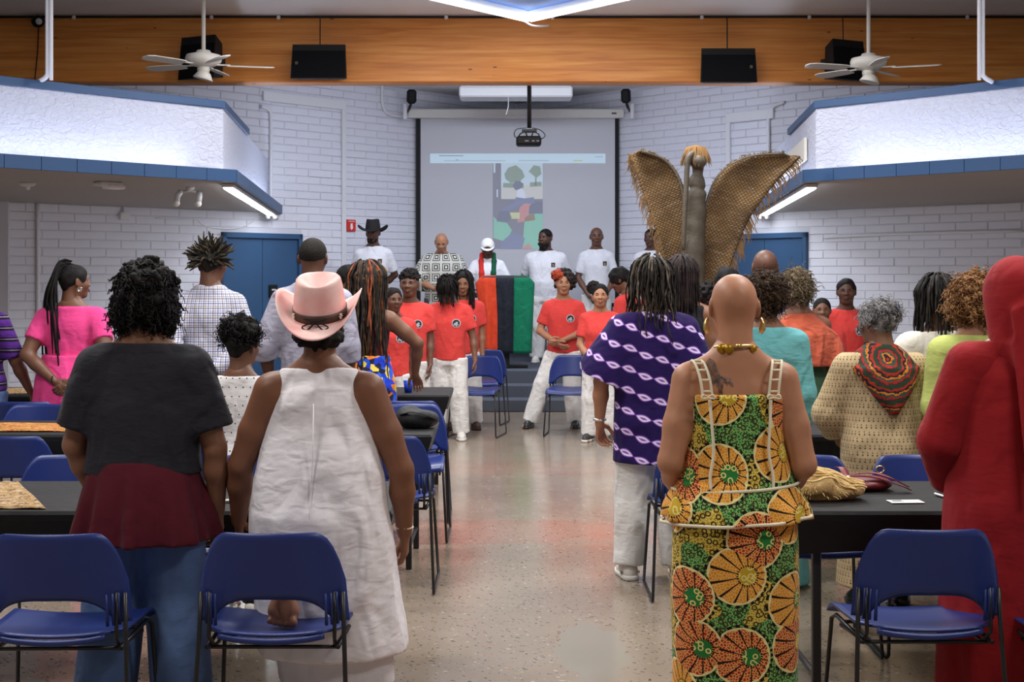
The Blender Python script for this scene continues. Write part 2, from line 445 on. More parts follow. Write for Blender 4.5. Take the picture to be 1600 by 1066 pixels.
def terrazzo():
    g = G('terrazzo'); p = g.ob()
    base = g.n('TexNoise', Vector=p, Scale=0.55, Detail=5.0, Roughness=0.6)
    col = g.ramp(base, [(0.32, c8(130, 116, 100)), (0.5, c8(142, 128, 112)), (0.68, c8(154, 141, 125))])
    fine = g.n('TexNoise', Vector=p, Scale=60.0, Detail=3.0)
    col = g.mix(g.m_('MULTIPLY', fine, 0.35), col, c8(118, 104, 90))
    # poured bands of reddish aggregate that curve across the aisle
    x, y, z = g.xyz(p)
    wob = g.m_('MULTIPLY', g.n('TexNoise', Vector=p, Scale=1.3, Detail=2.0), 0.8)
    rad = g.m_('SQRT', g.m_('ADD', g.m_('POWER', g.m_('SUBTRACT', x, 0.3), 2.0), g.m_('POWER', g.m_('SUBTRACT', y, 6.6), 2.0)))
    ring = g.m_('ABSOLUTE', g.m_('SUBTRACT', g.m_('ADD', rad, wob), 2.5))
    col = g.mix(g.m_('MULTIPLY', g.m_('LESS_THAN', ring, 0.34), 0.30), col, c8(160, 100, 84))
    ring2 = g.m_('ABSOLUTE', g.m_('SUBTRACT', g.m_('ADD', rad, wob), 5.4))
    col = g.mix(g.m_('MULTIPLY', g.m_('LESS_THAN', ring2, 0.5), 0.22), col, c8(156, 98, 84))
    # chips: dark, pale and rust
    pw = g.n('VectorMath', props={'operation': 'ADD'}, i0=g.map(p, (1, 0.8, 1), rot=(0, 0, .5)), i1=g.n('VectorMath', props={'operation': 'SCALE'}, i0=g.n('TexNoise', 1, Vector=p, Scale=30.0), Scale=0.03))
    for sc, thr, cc, keep in ((40.0, 0.27, c8(48, 44, 42), 0.78), (58.0, 0.27, c8(64, 58, 54), 0.80), (38.0, 0.24, c8(180, 172, 160), 0.88), (52.0, 0.24, c8(160, 92, 70), 0.90)):
        vd = g.n('TexVoronoi', 0, Vector=g.map(pw, (1, 2.3, 1), loc=(sc, 0, 0), rot=(0, 0, sc)), Scale=sc)
        vc = g.n('TexVoronoi', 1, Vector=g.map(pw, (1, 2.3, 1), loc=(sc, 0, 0), rot=(0, 0, sc)), Scale=sc)
        rnd = g.xyz(vc)[0]
        chip = g.m_('MULTIPLY', g.m_('LESS_THAN', vd, g.m_('MULTIPLY', rnd, thr*1.7)), g.m_('GREATER_THAN', g.xyz(vc)[1], keep))
        col = g.mix(g.m_('MULTIPLY', chip, 0.85), col, cc)
    # repaired smooth patch
    e = g.m_('ADD', g.m_('POWER', g.m_('DIVIDE', g.m_('SUBTRACT', x, 0.34), 0.15), 2.0), g.m_('POWER', g.m_('DIVIDE', g.m_('SUBTRACT', y, 5.9), 0.47), 2.0))
    e = g.m_('ADD', e, g.m_('MULTIPLY', g.m_('SUBTRACT', g.n('TexNoise', Vector=p, Scale=9.0), 0.5), 1.6))
    col = g.mix(g.m_('LESS_THAN', e, 1.0), col, c8(136, 129, 116))
    rg = g.m_('ADD', 0.10, g.m_('MULTIPLY', g.n('TexNoise', Vector=p, Scale=3.0, Detail=3.0), 0.16))
    return g.fin(col, rg, 0.55)
TERR = terrazzo()
def beamwood():
    g = G('glulam_pine'); p = g.ob()
    st = g.map(p, (0.35, 3, 7))
    a = g.n('TexNoise', Vector=st, Scale=3.2, Detail=6.0, Distortion=0.7)
    b = g.n('TexNoise', Vector=g.map(p, (0.5, 5, 26)), Scale=5.0, Detail=4.0, Distortion=0.3)
    col = g.ramp(a, [(0.30, c8(182, 108, 38)), (0.48, c8(208, 132, 56)), (0.70, c8(224, 158, 80))])
    col = g.mix(g.m_('MULTIPLY', b, 0.55), col, c8(196, 116, 42))
    k = g.n('TexVoronoi', Vector=g.map(p, (1.6, 1, 4.6)), Scale=1.5)
    col = g.mix(g.m_('MULTIPLY', g.m_('LESS_THAN', k, 0.055), 0.8), col, c8(84, 42, 16))
    lam = g.m_('FRACT', g.m_('DIVIDE', g.xyz(p)[2], 0.17))
    col = g.mix(g.m_('MULTIPLY', g.m_('LESS_THAN', lam, 0.03), 0.28), col, c8(110, 58, 20))
    g.bump(b, 0.12, 0.004)
    return g.fin(col, 0.45, 0.4)
BEAMM = beamwood()
CARPET = plain('grey_carpet', c8(84, 88, 98), 0.95, 0.1, var=0.22, vs=90, bump=0.5, bs=300)

def struct(o): o['kind'] = 'structure'; return o
# floor, ceiling and the plain walls around the audience
m = MB(); m.box((0.07, 9.0, -0.05), (14.6, 26.5, 0.1)); struct(m.build('floor', TERR))
m = MB(); m.box((0.07, 9.0, CEIL+0.05), (14.6, 26.5, 0.1)); struct(m.build('ceiling', UPW))
m = MB(); m.box((-7.1, 5.75, CEIL/2), (0.2, 19.6, CEIL)); struct(m.build('wall_left_side', WH))
m = MB(); m.box((7.24, 5.75, CEIL/2), (0.2, 19.6, CEIL)); struct(m.build('wall_right_side', WH))
m = MB(); m.box((0.07, -4.1, CEIL/2), (14.6, 0.2, CEIL)); struct(m.build('wall_rear', WH))
for sd in (-1, 1):
    m = MB(); m.box((0.07+sd*6.40, 15.66, CEIL/2), (1.38, 0.22, CEIL)); struct(m.build('wall_left_return' if sd < 0 else 'wall_right_return', BRICKM))
# oblique block walls that meet behind the screen
TH = math.atan2(0.7328, 0.6805); WL = 8.40
APEX = (0.07, 21.73); CORN = (-5.65, 15.57)
def brick_mesh(w_, hgt):
    m = MB(); j = .0038; a, b = w_/2-j, hgt/2-j; c = .006
    m.add([(-a, 0, -b), (a, 0, -b), (a, 0, b), (-a, 0, b), (-a+c, -.009, -b+c), (a-c, -.009, -b+c), (a-c, -.009, b-c), (-a+c, -.009, b-c)],
          [(4, 5, 6, 7), (0, 1, 5, 4), (1, 2, 6, 5), (2, 3, 7, 6), (3, 0, 4, 7)])
    me = m.mesh('brick'); me.materials.append(BRICKM); return me
BH, BW = 0.1016, 0.4064
B_FULL = brick_mesh(BW, BH); B_HALF = brick_mesh(BW/2, BH)
def wall(name, org, th, door, flip):
    base = MB(); base.box((WL/2, .06, CEIL/2), (WL, .12, CEIL))
    o = struct(base.build(name, JOINT)); o.location = (org[0], org[1], 0); o.rotation_euler = (0, 0, th)
    cand = []; rest = []
    rr = np.random.default_rng(3 if flip else 4)
    for c in range(int(CEIL/BH)):
        z = (c+.5)*BH; x = -(BW/2 if c % 2 else 0)
        while x < WL-.02:
            x0, x1 = max(x, 0), min(x+BW, WL); x += BW
            if x1-x0 < .1: continue
            half = (x1-x0) < BW*.75
            xc = (x0+x1)/2
            if z < 2.19:
                if x0 >= door[0]-.06 and x1 <= door[1]+.06: continue
                if x0 < door[0] < x1: x1 = door[0]
                elif x0 < door[1] < x1: x0 = door[1]
                elif door[0] <= x0 and x1 <= door[1]: continue
                if x1-x0 < .04: continue
                half = (x1-x0) < BW*.75; xc = (x0+x1)/2
            wx = org[0]+math.cos(th)*xc; wy = org[1]+math.sin(th)*xc
            px = 800+F*wx/wy; py = 435-F*(z-CAMZ)/wy
            vis = 0 < px < 1600 and 128 < py < 545 and not (655 < px < 958) and not ((px < 413 or px > 1205) and z > 2.46)
            (cand if vis else rest).append((wy, xc, z, half, x1-x0))
    cand.sort(); rest += cand[300:]
    for (_, xc, z, half, w_) in cand[:300]:
        b = bpy.data.objects.new('brick', B_HALF if half else B_FULL); COL.objects.link(b); b.parent = o
        b.location = (xc, rr.normal()*.0022, z); b.scale = (w_/(BW/2 if half else BW), 1, 1)
        b.rotation_euler = (rr.normal()*.012, 0, 0)
    mb = MB()
    for (_, xc, z, half, w_) in rest:
        a, bb = w_/2-.005, BH/2-.005
        mb.add([(xc-a, 0, z-bb), (xc+a, 0, z-bb), (xc+a, 0, z+bb), (xc-a, 0, z+bb), (xc-a+.006, -.012, z-bb+.006), (xc+a-.006, -.012, z-bb+.006), (xc+a-.006, -.012, z+bb-.006), (xc-a+.006, -.012, z+bb-.006)],
               [(4, 5, 6, 7), (0, 1, 5, 4), (1, 2, 6, 5), (2, 3, 7, 6), (3, 0, 4, 7)])
    r = mb.build('brick_courses', BRICKM, o); r['kind'] = 'stuff'
    return o
DL = (2.86, 4.14); DR = (WL-4.30, WL-2.94)
wl = wall('wall_left', CORN, TH, DL, False)
wr_ = wall('wall_right', APEX, -TH, DR, True)
def door(name, wallo, d, mir):
    m = MB(); x0, x1 = d; H = 2.17
    for (c, sz) in (((x0+.03, -.005, H/2), (.06, .10, H)), ((x1-.03, -.005, H/2), (.06, .10, H)), (((x0+x1)/2, -.005, H-.035), (x1-x0, .10, .07))): m.box(c, sz, bev=.005)
    o = struct(m.build(name, BLUE2)); o.location = wallo.location; o.rotation_euler = wallo.rotation_euler
    xm = x0+(x1-x0)*.5
    for (a, b) in ((x0+.065, xm-.004), (xm+.004, x1-.065)):
        m = MB(); m.box(((a+b)/2, .005, H/2-.03), (b-a, .045, H-.09), bev=.004); lf = m.build('door_leaf', BLUE2, o)
        m = MB(); hx = b-.02 if a > xm else a+.02
        for z in (.3, 1.1, 1.85): m.box((hx+.02*(1 if hx > xm else -1), -.028, z), (.025, .018, .13), bev=.003)
        m.build('hinge', BLK, lf)
    m = MB(); px = xm+(.16 if not mir else -.16); m.box((px, -.035, 1.41), (.13, .03, .17), bev=.006); pl = m.build('exit_lock_plate', BLKP, o)
    m = MB(); m.box((px, -.052, 1.43), (.07, .004, .02)); m.build('lock_label', WHG, pl)
    m = MB(); m.tube([(px-.03, -.05, 1.05), (px-.03, -.09, 1.05), (px-.15, -.09, 1.05)], .011); m.build('door_handle', plain('steel', (.5, .5, .5), .3, metal=1), o)
door('door_1', wl, DL, False); door('door_2', wr_, DR, True)
def onwall(side, xpix):
    """distance along the oblique wall that a picture column meets"""
    k = (xpix-800)/F
    if side < 0:
        d = (CORN[1]-1.0769*CORN[0])/(1-1.0769*k); return (k*d-CORN[0])/0.6805, d
    d = (APEX[1]+1.0769*APEX[0])/(1+1.0769*k); return (k*d-APEX[0])/0.6805, d
def wallthing(name, side, label, cat, group=None):
    wo = wl if side < 0 else wr_
    return empty(name, wo.location, wo.rotation_euler[2], label, cat, group)
# white raceways and conduit on the block walls
def raceway(side, xv, ytop, x2, y2, label, zb=0.0):
    s1, d1 = onwall(side, xv); s2, d2 = onwall(side, x2); z1 = PZ(ytop, d1)
    t = wallthing('wall_raceway', side, label, 'conduit')
    m = MB(); m.box((s1, -.03, (z1+zb)/2), (.07, .035, z1-zb), bev=.006); m.build('vertical_run', WH, t)
    a, b = min(s1, s2), max(s1, s2)
    m = MB(); m.box(((a+b)/2, -.03, z1-.06), (b-a+.07, .04, .13), bev=.006); m.build('horizontal_run', WH, t)
raceway(-1, 535, 158, 412, 145, 'white raceway framing the block wall beside the black cowboy hat')
raceway(1, 1140, 178, 1208, 171, 'white raceway on the block wall above the woven wings', 2.3)
def wallpipe(side, pts, r, label, name='wall_conduit', off=-.03):
    t = wallthing(name, side, label, 'conduit'); P = []
    for (x, y) in pts:
        s_, d = onwall(side, x); P.append((s_, off, PZ(y, d)))
    m = MB(); m.tube(smooth_path(P, 4), r, 8); m.build('pipe', WH, t, True); return t
wallpipe(-1, [(595, 128), (595, 158), (599, 173), (612, 181), (640, 183)], .022, 'white conduit curving from the beam to the screen casing')
wallpipe(-1, [(57, 318), (57, 400), (57, 480), (57, 600)], .02, 'thin white conduit running down the wall behind the pink dress')
wallpipe(-1, [(421, 318), (421, 260), (421, 185), (417, 171), (405, 166)], .024, 'white pipe bending over the soffit end beside the left wall')
wallpipe(1, [(1203, 270), (1203, 220), (1203, 185), (1210, 168), (1228, 160)], .024, 'white pipe bending over the soffit end beside the right wall')
wallpipe(1, [(1290, 371), (1380, 367), (1480, 364), (1600, 361)], .018, 'horizontal white pipe along the right block wall')
# stage with three carpeted steps
m = MB(); m.prism([(-2.45, 17.0), (2.65, 17.0), (2.65, 18.95), (0.07, 21.70), (-2.45, 18.95)], 0, .444); struct(m.build('stage_platform', CARPET))
for i in range(2):
    m = MB(); m.box((0.1, 16.4+.3*i+(.6-.3*i)/2, .148*(i+1)/2), (3.4, .6-.3*i, .148*(i+1)), bev=.012); struct(m.build('trim_%d' % (20+i), CARPET))
# the long timber beam
m = MB(); m.box((0.07, 14.55, (3.615+4.30)/2), (14.3, .26, 4.30-3.615), bev=.012); struct(m.build('trim_1', BEAMM))
m = MB(); m.tube([(-6.9, 14.38, 4.285), (-3, 14.38, 4.29), (0, 14.38, 4.285), (3, 14.38, 4.29), (7, 14.38, 4.285)], .012, 6)
tag(m.build('ceiling_cable', BLKP), 'thin black cable running along the top of the timber beam', 'cable')
for i, x in enumerate((115, 330, 435, 697, 863, 1097, 1265, 1512)):
    m = MB(); m.lathe([(.012, 0), (.02, .01), (.02, .03), (.008, .045)], 8, (PX(x, 14.36), 14.37, PZ(30, 14.36)))
    tag(m.build('cable_clip', WHG), 'tiny white clip along the upper edge of the timber beam', 'clip', 'clips on the timber beam')
# soffits with light coves, left and right (mirrored about the room axis)
XM = 0.07
def MX(p, sd): return (p[0], p[1]) if sd < 0 else (2*XM-p[0], p[1])
ZU, ZF = 2.44, 2.545
def seg_panels(parent, a, b, z0, z1, step, name, mat, thick=.03, gap=.0035, bev=.002):
    a = Vector((*a, 0)); b = Vector((*b, 0)); L = (b-a).length; n = max(1, round(L/step)); t = (b-a)/L; ang = math.atan2(t.y, t.x)
    me = MB().box((0, 0, 0), (L/n-gap, thick, z1-z0), bev=bev).mesh(name); me.materials.append(mat)
    for i in range(n):
        o = bpy.data.objects.new(name, me); COL.objects.link(o); o.parent = parent
        o.location = a+t*(i+.5)*L/n+Vector((0, 0, (z0+z1)/2)); o.rotation_euler = (0, 0, ang)
for sd in (-1, 1):
    side = 'left' if sd < 0 else 'right'
    f0 = (-6.9, 7.58); f1 = (-2.46, 12.34); f2 = (-3.06, 18.42)       # fascia line
    g0 = (-6.9, 8.23); g1 = (-2.68, 12.77); g2 = (-3.22, 18.22)       # plaster face above the cove
    q = lambda p: MX(p, sd)
    m = MB(); poly = [q(f0), q(f1), q(f2), q((-5.66, 15.6)), q((-6.95, 15.6))]
    if sd > 0: poly = poly[::-1]
    m.prism(poly, ZU, ZU+.04); struct(m.build('ceiling_soffit_'+side, GREYP))
    fa = MB(); 
    for a, b in ((f0, f1), (f1, f2)):
        A, B = q(a), q(b); mid = ((A[0]+B[0])/2, (A[1]+B[1])/2, (ZU+ZF)/2); L = math.hypot(B[0]-A[0], B[1]-A[1])
        fa.box(mid, (L, .02, ZF-ZU-.004), rotz(math.atan2(B[1]-A[1], B[0]-A[0])))
    fo = struct(fa.build('trim_%d' % (2 if sd < 0 else 3), BLUE))
    seg_panels(fo, q(f0), q(f1), ZU-.005, ZF, .31, 'fascia_board', BLUE, .034)
    seg_panels(fo, q(f1), q(f2), ZU-.005, ZF, 1.22, 'fascia_board', BLUE, .034)
    wb = MB()
    for a, b in ((g0, g1), (g1, g2)):
        A, B = q(a), q(b); L = math.hypot(B[0]-A[0], B[1]-A[1])
        wb.box(((A[0]+B[0])/2, (A[1]+B[1])/2, (ZU+3.14)/2+.02), (L+.03, .05, 3.14-ZU-.04), rotz(math.atan2(B[1]-A[1], B[0]-A[0])))
    struct(wb.build('wall_%s_soffit' % side, STUC))
    tb = MB()
    for a, b in ((g0, g1), (g1, (-2.9, 15.1))):
        A, B = q(a), q(b); L = math.hypot(B[0]-A[0], B[1]-A[1])
        tb.box(((A[0]+B[0])/2, (A[1]+B[1])/2, 3.175), (L+.04, .09, .07), rotz(math.atan2(B[1]-A[1], B[0]-A[0])), .004)
    struct(tb.build('trim_%d' % (4 if sd < 0 else 5), BLUE))
    m = MB(); poly = [q(g0), q(g1), q(g2), q((-5.66, 15.6)), q((-6.95, 15.6))]
    if sd > 0: poly = poly[::-1]
    m.prism(poly, 3.10, 3.14); struct(m.build('ceiling_soffit_top_'+side, GREYP))
    # cove tubes: they stand in the trough and wash the plaster
    for a, b, pw in (((-6.6, 8.28), (-2.80, 12.36), 19), ((-2.66, 12.7), (-3.08, 17.9), 17)):
        A, B = q(a), q(b); L = math.hypot(B[0]-A[0], B[1]-A[1]); ang = math.atan2(B[1]-A[1], B[0]-A[0])
        mm = MB(); mm.box(((A[0]+B[0])/2, (A[1]+B[1])/2, ZU+.055), (L, .05, .025), rotz(ang), .004)
        tag(mm.build('cove_lamp', WHG), 'hidden cove lamp strip %s of the %s soffit' % ('along the long front' if pw > 18 else 'along the short end', side), 'lamp')
        area('cove_light', ((A[0]+B[0])/2, (A[1]+B[1])/2, ZU+.08), (PI, 0, ang), L, .05, pw, (0.72, 0.80, 1.0))
    # bright tube fixture under the short fascia
    A, B = q((-2.57, 12.55)), q((-3.12, 18.0)); L = math.hypot(B[0]-A[0], B[1]-A[1]); ang = math.atan2(B[1]-A[1], B[0]-A[0])
    t = empty('tube_lamp', (0, 0, 0), 0, 'long lit tube lamp under the %s soffit edge above the blue door' % side, 'lamp')
    Rz = rotz(ang); mid = Vector(((A[0]+B[0])/2, (A[1]+B[1])/2, ZU-.02))
    MB().box(mid, (L, .11, .035), Rz, .006).build('housing', WHG, t)
    MB().box(mid-Vector((0, 0, .022)), (L-.08, .085, .02), Rz, .006).build('tube', TUBEL, t)
    m = MB()
    for e in (-.03, .03): m.tube([Vector((B[0]+e*1.6, B[1], ZU-.06)), Vector((B[0]+e*1.6, B[1]+.10, ZU-.075))], .03, 10)
    m.build('end_socket', WHG, t, True)
# small fittings under the left soffit
def under(x, y): d = F*(ZU-CAMZ)/(435-y); return Vector((PX(x, d), d, ZU))
t = empty('smoke_detector', under(43, 285), 0, 'round white smoke detector with a small lens under the left soffit', 'detector')
MB().lathe([(.001, 0), (.075, 0), (.07, -.022), (.05, -.035), (.001, -.037)], 20).build('base', WHG, t, True)
MB().lathe([(.02, -.03), (.018, -.06), (.008, -.07)], 12, (.01, -.01, 0)).build('lens', plain('clear_lens', (.8, .8, .8), .15), t, True)
t = empty('emergency_light', under(168, 284), R(47), 'flat white emergency light box under the left soffit', 'light fitting')
MB().box((0, 0, -.02), (.22, .15, .04), bev=.012).build('base', WHG, t); MB().box((.05, -.02, -.045), (.17, .12, .04), bev=.01).build('cover', plain('fitting_white', c8(232, 230, 232), .5), t)
t = empty('twin_spotlight', under(297, 292), R(20), 'white twin spotlight with two angled heads under the left soffit', 'light fitting')
MB().lathe([(.001, 0), (.04, 0), (.04, -.02), (.02, -.035), (.001, -.036)], 16).build('base', WHG, t, True)
MB().tube([(-.09, 0, -.05), (0, 0, -.035), (.09, 0, -.05)], .014).build('arm', WHG, t, True)
for e in (-1, 1):
    hd = MB().tube([(e*.085, 0, -.045), (e*.10-.02, -.03, -.09), (e*.10-.03, -.05, -.15)], [.026, .03, .03], 10).build('lamp_head', WHG, t, True)
    MB().lathe([(.001, .03), (.03, .02), (.034, 0), (.022, -.022), (.001, -.03)], 12, (e*.10-.033, -.055, -.165)).build('bulb', plain('bulb_white', c8(225, 222, 215), .3), hd, True)
t = wallthing('junction_box', -1, 'small white junction box high on the left block wall', 'junction box')
s_, d_ = onwall(-1, 192)
MB().box((s_, -.035, PZ(338, d_)), (.13, .05, .09), bev=.006).build('box', WH, t); MB().tube([(s_, -.03, PZ(333, d_)), (s_, -.03, ZU)], .012).build('pipe', WH, t)
P = [];
for x, y in ((241, 341), (280, 343), (305, 343), (312, 349), (325, 355), (350, 358), (372, 356), (390, 349), (405, 338)):
    s_, d_ = onwall(-1, x); P.append((s_, -.022, PZ(y, d_)))
t = wallthing('wall_cable', -1, 'thin cable looping across the block wall above the left door', 'cable'); MB().tube(smooth_path(P, 4), .007, 6).build('cable', WH, t, True)
# red fire alarm pull sign
t = wallthing('fire_alarm_sign', -1, 'small red fire alarm sign with a white flame on the block wall', 'sign')
s_, d_ = onwall(-1, 546); zc = PZ(352.5, d_)
MB().box((s_, -.03, zc), (.16, .03, .16), bev=.004).build('plate', plain('alarm_red', c8(206, 44, 34), .5), t)
m = MB(); m.add([(s_+x*.16, -.048, zc+z*.16) for x, z in ((-.36, .33), (.36, .33), (.36, .38), (-.36, .38))], [(0, 1, 2, 3)])
m.add([(s_+x*.16, -.048, zc+z*.16) for x, z in ((0, -.40), (.16, -.22), (.13, -.05), (.10, .08), (.12, .25), (0, .12), (-.08, .26), (-.13, .08), (-.14, -.10), (-.15, -.24))], [tuple(range(10))])
m.build('flame_mark', WH, t)
# white panel in the right soffit end
A = Vector(MX((-2.70, 13.4), 1)); B = Vector(MX((-2.95, 15.9), 1)); ang = math.atan2(B.y-A.y, B.x-A.x)
t = empty('access_panel', (0, 0, 0), 0, 'pale rectangular access panel in the end of the right soffit', 'panel')
mid = (A+B)/2
MB().box((mid.x-.005, mid.y, 2.83), ((B-A).length, .03, .22), rotz(ang), .005).build('panel_face', plain('panel_cream', c8(214, 210, 200), .6), t)
# hanging white pipes in front
for x, sd in ((80, -1), (1530, 1)):
    d = 11.35; X = PX(x, d)
    t = empty('hanging_conduit', (X, d, 3.2), 0, 'white conduit dropping from the ceiling to the %s soffit' % ('left' if sd < 0 else 'right'), 'conduit')
    m = MB(); m.tube([(0, 0, CEIL-3.2), (0, 0, 0)], .016); m.tube(smooth_path([(.035*-sd*-1, .02, CEIL-3.2), (.035*sd, .02, .15), (.05*sd, .04, .04), (.14*sd, .1, 0)], 4), .02); m.build('pipe', WH, t, True)
# ceiling light: blue panel with lit edges, its tip over the beam
t = empty('ceiling_light_frame', (0, 0, 0), 0, 'large diamond ceiling light with blue panel and bright lit edges', 'ceiling light')
C = [(0.165, 13.95), (3.75, 9.55), (0.165, 5.15), (-3.42, 9.55)]
m = MB(); m.prism(C[::-1], CEIL-.05, CEIL-.005); m.build('blue_panel', plain('panel_blue', c8(44, 90, 160), .6), t)
for i in range(4):
    a, b = Vector((*C[i], 0)), Vector((*C[(i+1) % 4], 0)); L = (b-a).length; ang = math.atan2((b-a).y, (b-a).x)
    MB().box(((a+b)/2)+Vector((0, 0, CEIL-.07)), (L+.03, .03, .10), rotz(ang), .004).build('edge_housing', WH, t)
    MB().box(((a+b)/2)+Vector((0, 0, CEIL-.135)), (L-.02, .07, .03), rotz(ang)).build('light_strip', plain('led_strip', (1, 1, 1), .5, emit=(.90, .95, 1.0), es=8.0), t)
MB().tube(smooth_path([(.12, 13.96, CEIL-.14), (.2, 14.0, CEIL-.18), (.3, 14.1, CEIL-.17), (.38, 14.35, CEIL-.12)], 4), .012).build('power_cord', WH, t, True)

# ------------------------------------------------------------------ ceiling fans
def fan(x, y, d, a0, side):
    t = empty('ceiling_fan', (PX(x, d), d, PZ(y, d)), 0, 'white five-blade ceiling fan hanging in front of the %s half of the beam' % side, 'ceiling fan', 'ceiling fans')
    cr = plain('fan_white', c8(226, 222, 214), .45)
    MB().tube([(0, 0, .05), (0, 0, CEIL-PZ(y, d))], .019, 10).build('downrod', cr, t, True)
    MB().lathe([(.001, .085), (.06, .08), (.075, .055), (.16, .035), (.172, .0), (.165, -.03), (.11, -.065), (.05, -.08), (.001, -.08)], 28).build('motor_housing', cr, t, True)
    MB().lathe([(.055, -.075), (.06, -.10), (.055, -.13), (.001, -.13)], 20).build('switch_housing', cr, t, True)
    lk = MB().lathe([(.03, -.125), (.06, -.14), (.095, -.20), (.088, -.205), (.001, -.175)], 20, (.05, -.03, 0), Matrix.Rotation(.25, 3, 'Y')).build('lamp_shade', cr, t, True)
    for k in range(5):
        a = a0+2*PI*k/5; Mz = rotz(a)
        br = MB().box(Mz @ Vector((.17, 0, -.055)), (.16, .035, .012), Mz, .003)
        m = MB(); pts = []
        out = [(.22, -.05), (.30, -.062), (.58, -.070), (.645, -.05), (.665, 0), (.645, .05), (.58, .070), (.30, .062), (.22, .05)]
        Mp = Mz @ Matrix.Rotation(R(12), 3, 'X')
        n = len(out)
        vs = [Mp @ Vector((px, py, -.004)) for px, py in out]+[Mp @ Vector((px, py, .004)) for px, py in out]
        m.add([v+Vector((0, 0, -.06)) for v in vs], [tuple(range(n))[::-1], tuple(range(n, 2*n))]+[(i, (i+1) % n, (i+1) % n+n, i+n) for i in range(n)])
        bo = m.build('blade', cr, t); br.build('blade_bracket', cr, bo)
fan(318, 92, 13.2, R(12), 'left'); fan(1357, 97, 13.2, R(-20), 'right')

# ------------------------------------------------------------------ speakers, projector, screen
def speaker(x0, x1, y0, y1, d, rz, tilt, label, grp=None, topcut=.05):
    W, Hh = (x1-x0)*d/F, (y1-y0)*d/F
    t = empty('loudspeaker', (PX((x0+x1)/2, d), d, PZ((y0+y1)/2, d)), rz, label, 'loudspeaker')
    t.rotation_euler = (tilt, 0, rz)
    m = MB(); D = .26; w2, h2 = W/2, Hh/2
    m.add([(-w2, -.06, -h2), (w2, -.06, -h2), (w2*.94, -.02, h2), (-w2*.94, -.02, h2), (-w2*.8, .14, -h2*.9), (w2*.8, .14, -h2*.9), (w2*.75, .14, h2*.7), (-w2*.75, .14, h2*.7)],
          [(0, 1, 2, 3), (4, 7, 6, 5), (0, 4, 5, 1), (3, 2, 6, 7), (0, 3, 7, 4), (1, 5, 6, 2)]); m.build('cabinet', BLKP, t)
    k = .88
    m = MB(); m.add([(-w2*.95, -.068, -h2*.93), (w2*.95, -.068, -h2*.93), (w2*.92, -.038, h2*.62), (-w2*.92, -.038, h2*.62), (-w2*.95, -.055, -h2*.93), (w2*.95, -.055, -h2*.93), (w2*.92, -.028, h2*.62), (-w2*.92, -.028, h2*.62)],
                    [(0, 1, 2, 3), (0, 4, 5, 1), (3, 2, 6, 7), (0, 3, 7, 4), (1, 5, 6, 2)]); g = m.build('grille', GRILLE, t)
    MB().box((-w2*.78 if x0 < 800 else w2*.78, -.062, -h2*.1), (.028, .006, .03)).build('badge', plain('dull_badge', c8(86, 78, 60), .5), g)
    MB().tube([(0, .05, h2*.8), (.0, .06, PZ(24, d)-PZ((y0+y1)/2, d))], .006, 6).build('cable', BLKP, t)
    MB().box((0, .21, 0), (.12, .24, .10)).build('bracket', BLK, t)
speaker(455, 543, 70, 124, 14.22, 0, 0, 'black loudspeaker on the beam with its badge at the left')
speaker(1093, 1182, 76, 130, 14.22, 0, 0, 'black loudspeaker on the beam with its badge at the right')
speaker(276, 348, 57, 124, 14.14, R(-28), 0, 'black loudspeaker turned sideways behind the left ceiling fan')
speaker(1290, 1356, 63, 126, 14.14, R(28), 0, 'black loudspeaker turned sideways behind the right ceiling fan')
t = empty('security_camera', (PX(58, 14.3), 14.34, PZ(33, 14.3)), 0, 'small black security camera on the left end of the beam', 'camera')
MB().tube([(0, .08, 0), (0, -.02, 0), (.03, -.08, -.01)], [.03, .065, .06], 14).build('camera_body', BLKP, t, True)
MB().tube([(.03, -.075, -.01), (.04, -.10, -.012)], [.035, .03], 12).build('lens', WHG, t, True)
MB().tube(smooth_path([(-.02, .06, -.04), (-.03, .06, -.3), (-.06, .06, -.6)], 4), .006, 5).build('cable', BLKP, t)
SY = 20.05
t = empty('projector_screen', (PX(808, SY), SY, 1.2), 0, 'large pulled-down projector screen in a white casing with black borders', 'projector screen')
zt = PZ(183, SY)-1.2; X = lambda x: PX(x, SY)-PX(808, SY); Zs = lambda y: PZ(y, SY)-1.2
MB().box((X(806), 0, Zs(178)), (X(975)-X(638), .13, Zs(171)-Zs(185)), bev=.012).build('casing', plain('casing_white', c8(226, 224, 216), .5), t)
MB().box((X(959), -.068, Zs(178)), (.07, .006, .025)).build('maker_plate', plain('plate_grey', c8(90, 88, 84), .5), t)
sf = MB().box((0, .02, zt/2), (X(962)-X(656), .006, zt)).build('screen_fabric', plain('screen_white', c8(205, 205, 212), .8), t)
for a, b in ((650, 657), (961, 967)): MB().box((X((a+b)/2), .018, zt/2), (X(b)-X(a), .008, zt)).build('border', BLKP, t)
MB().tube([(X(650), .02, 0), (X(967), .02, 0)], .025).build('weight_bar', BLKP, t, True)
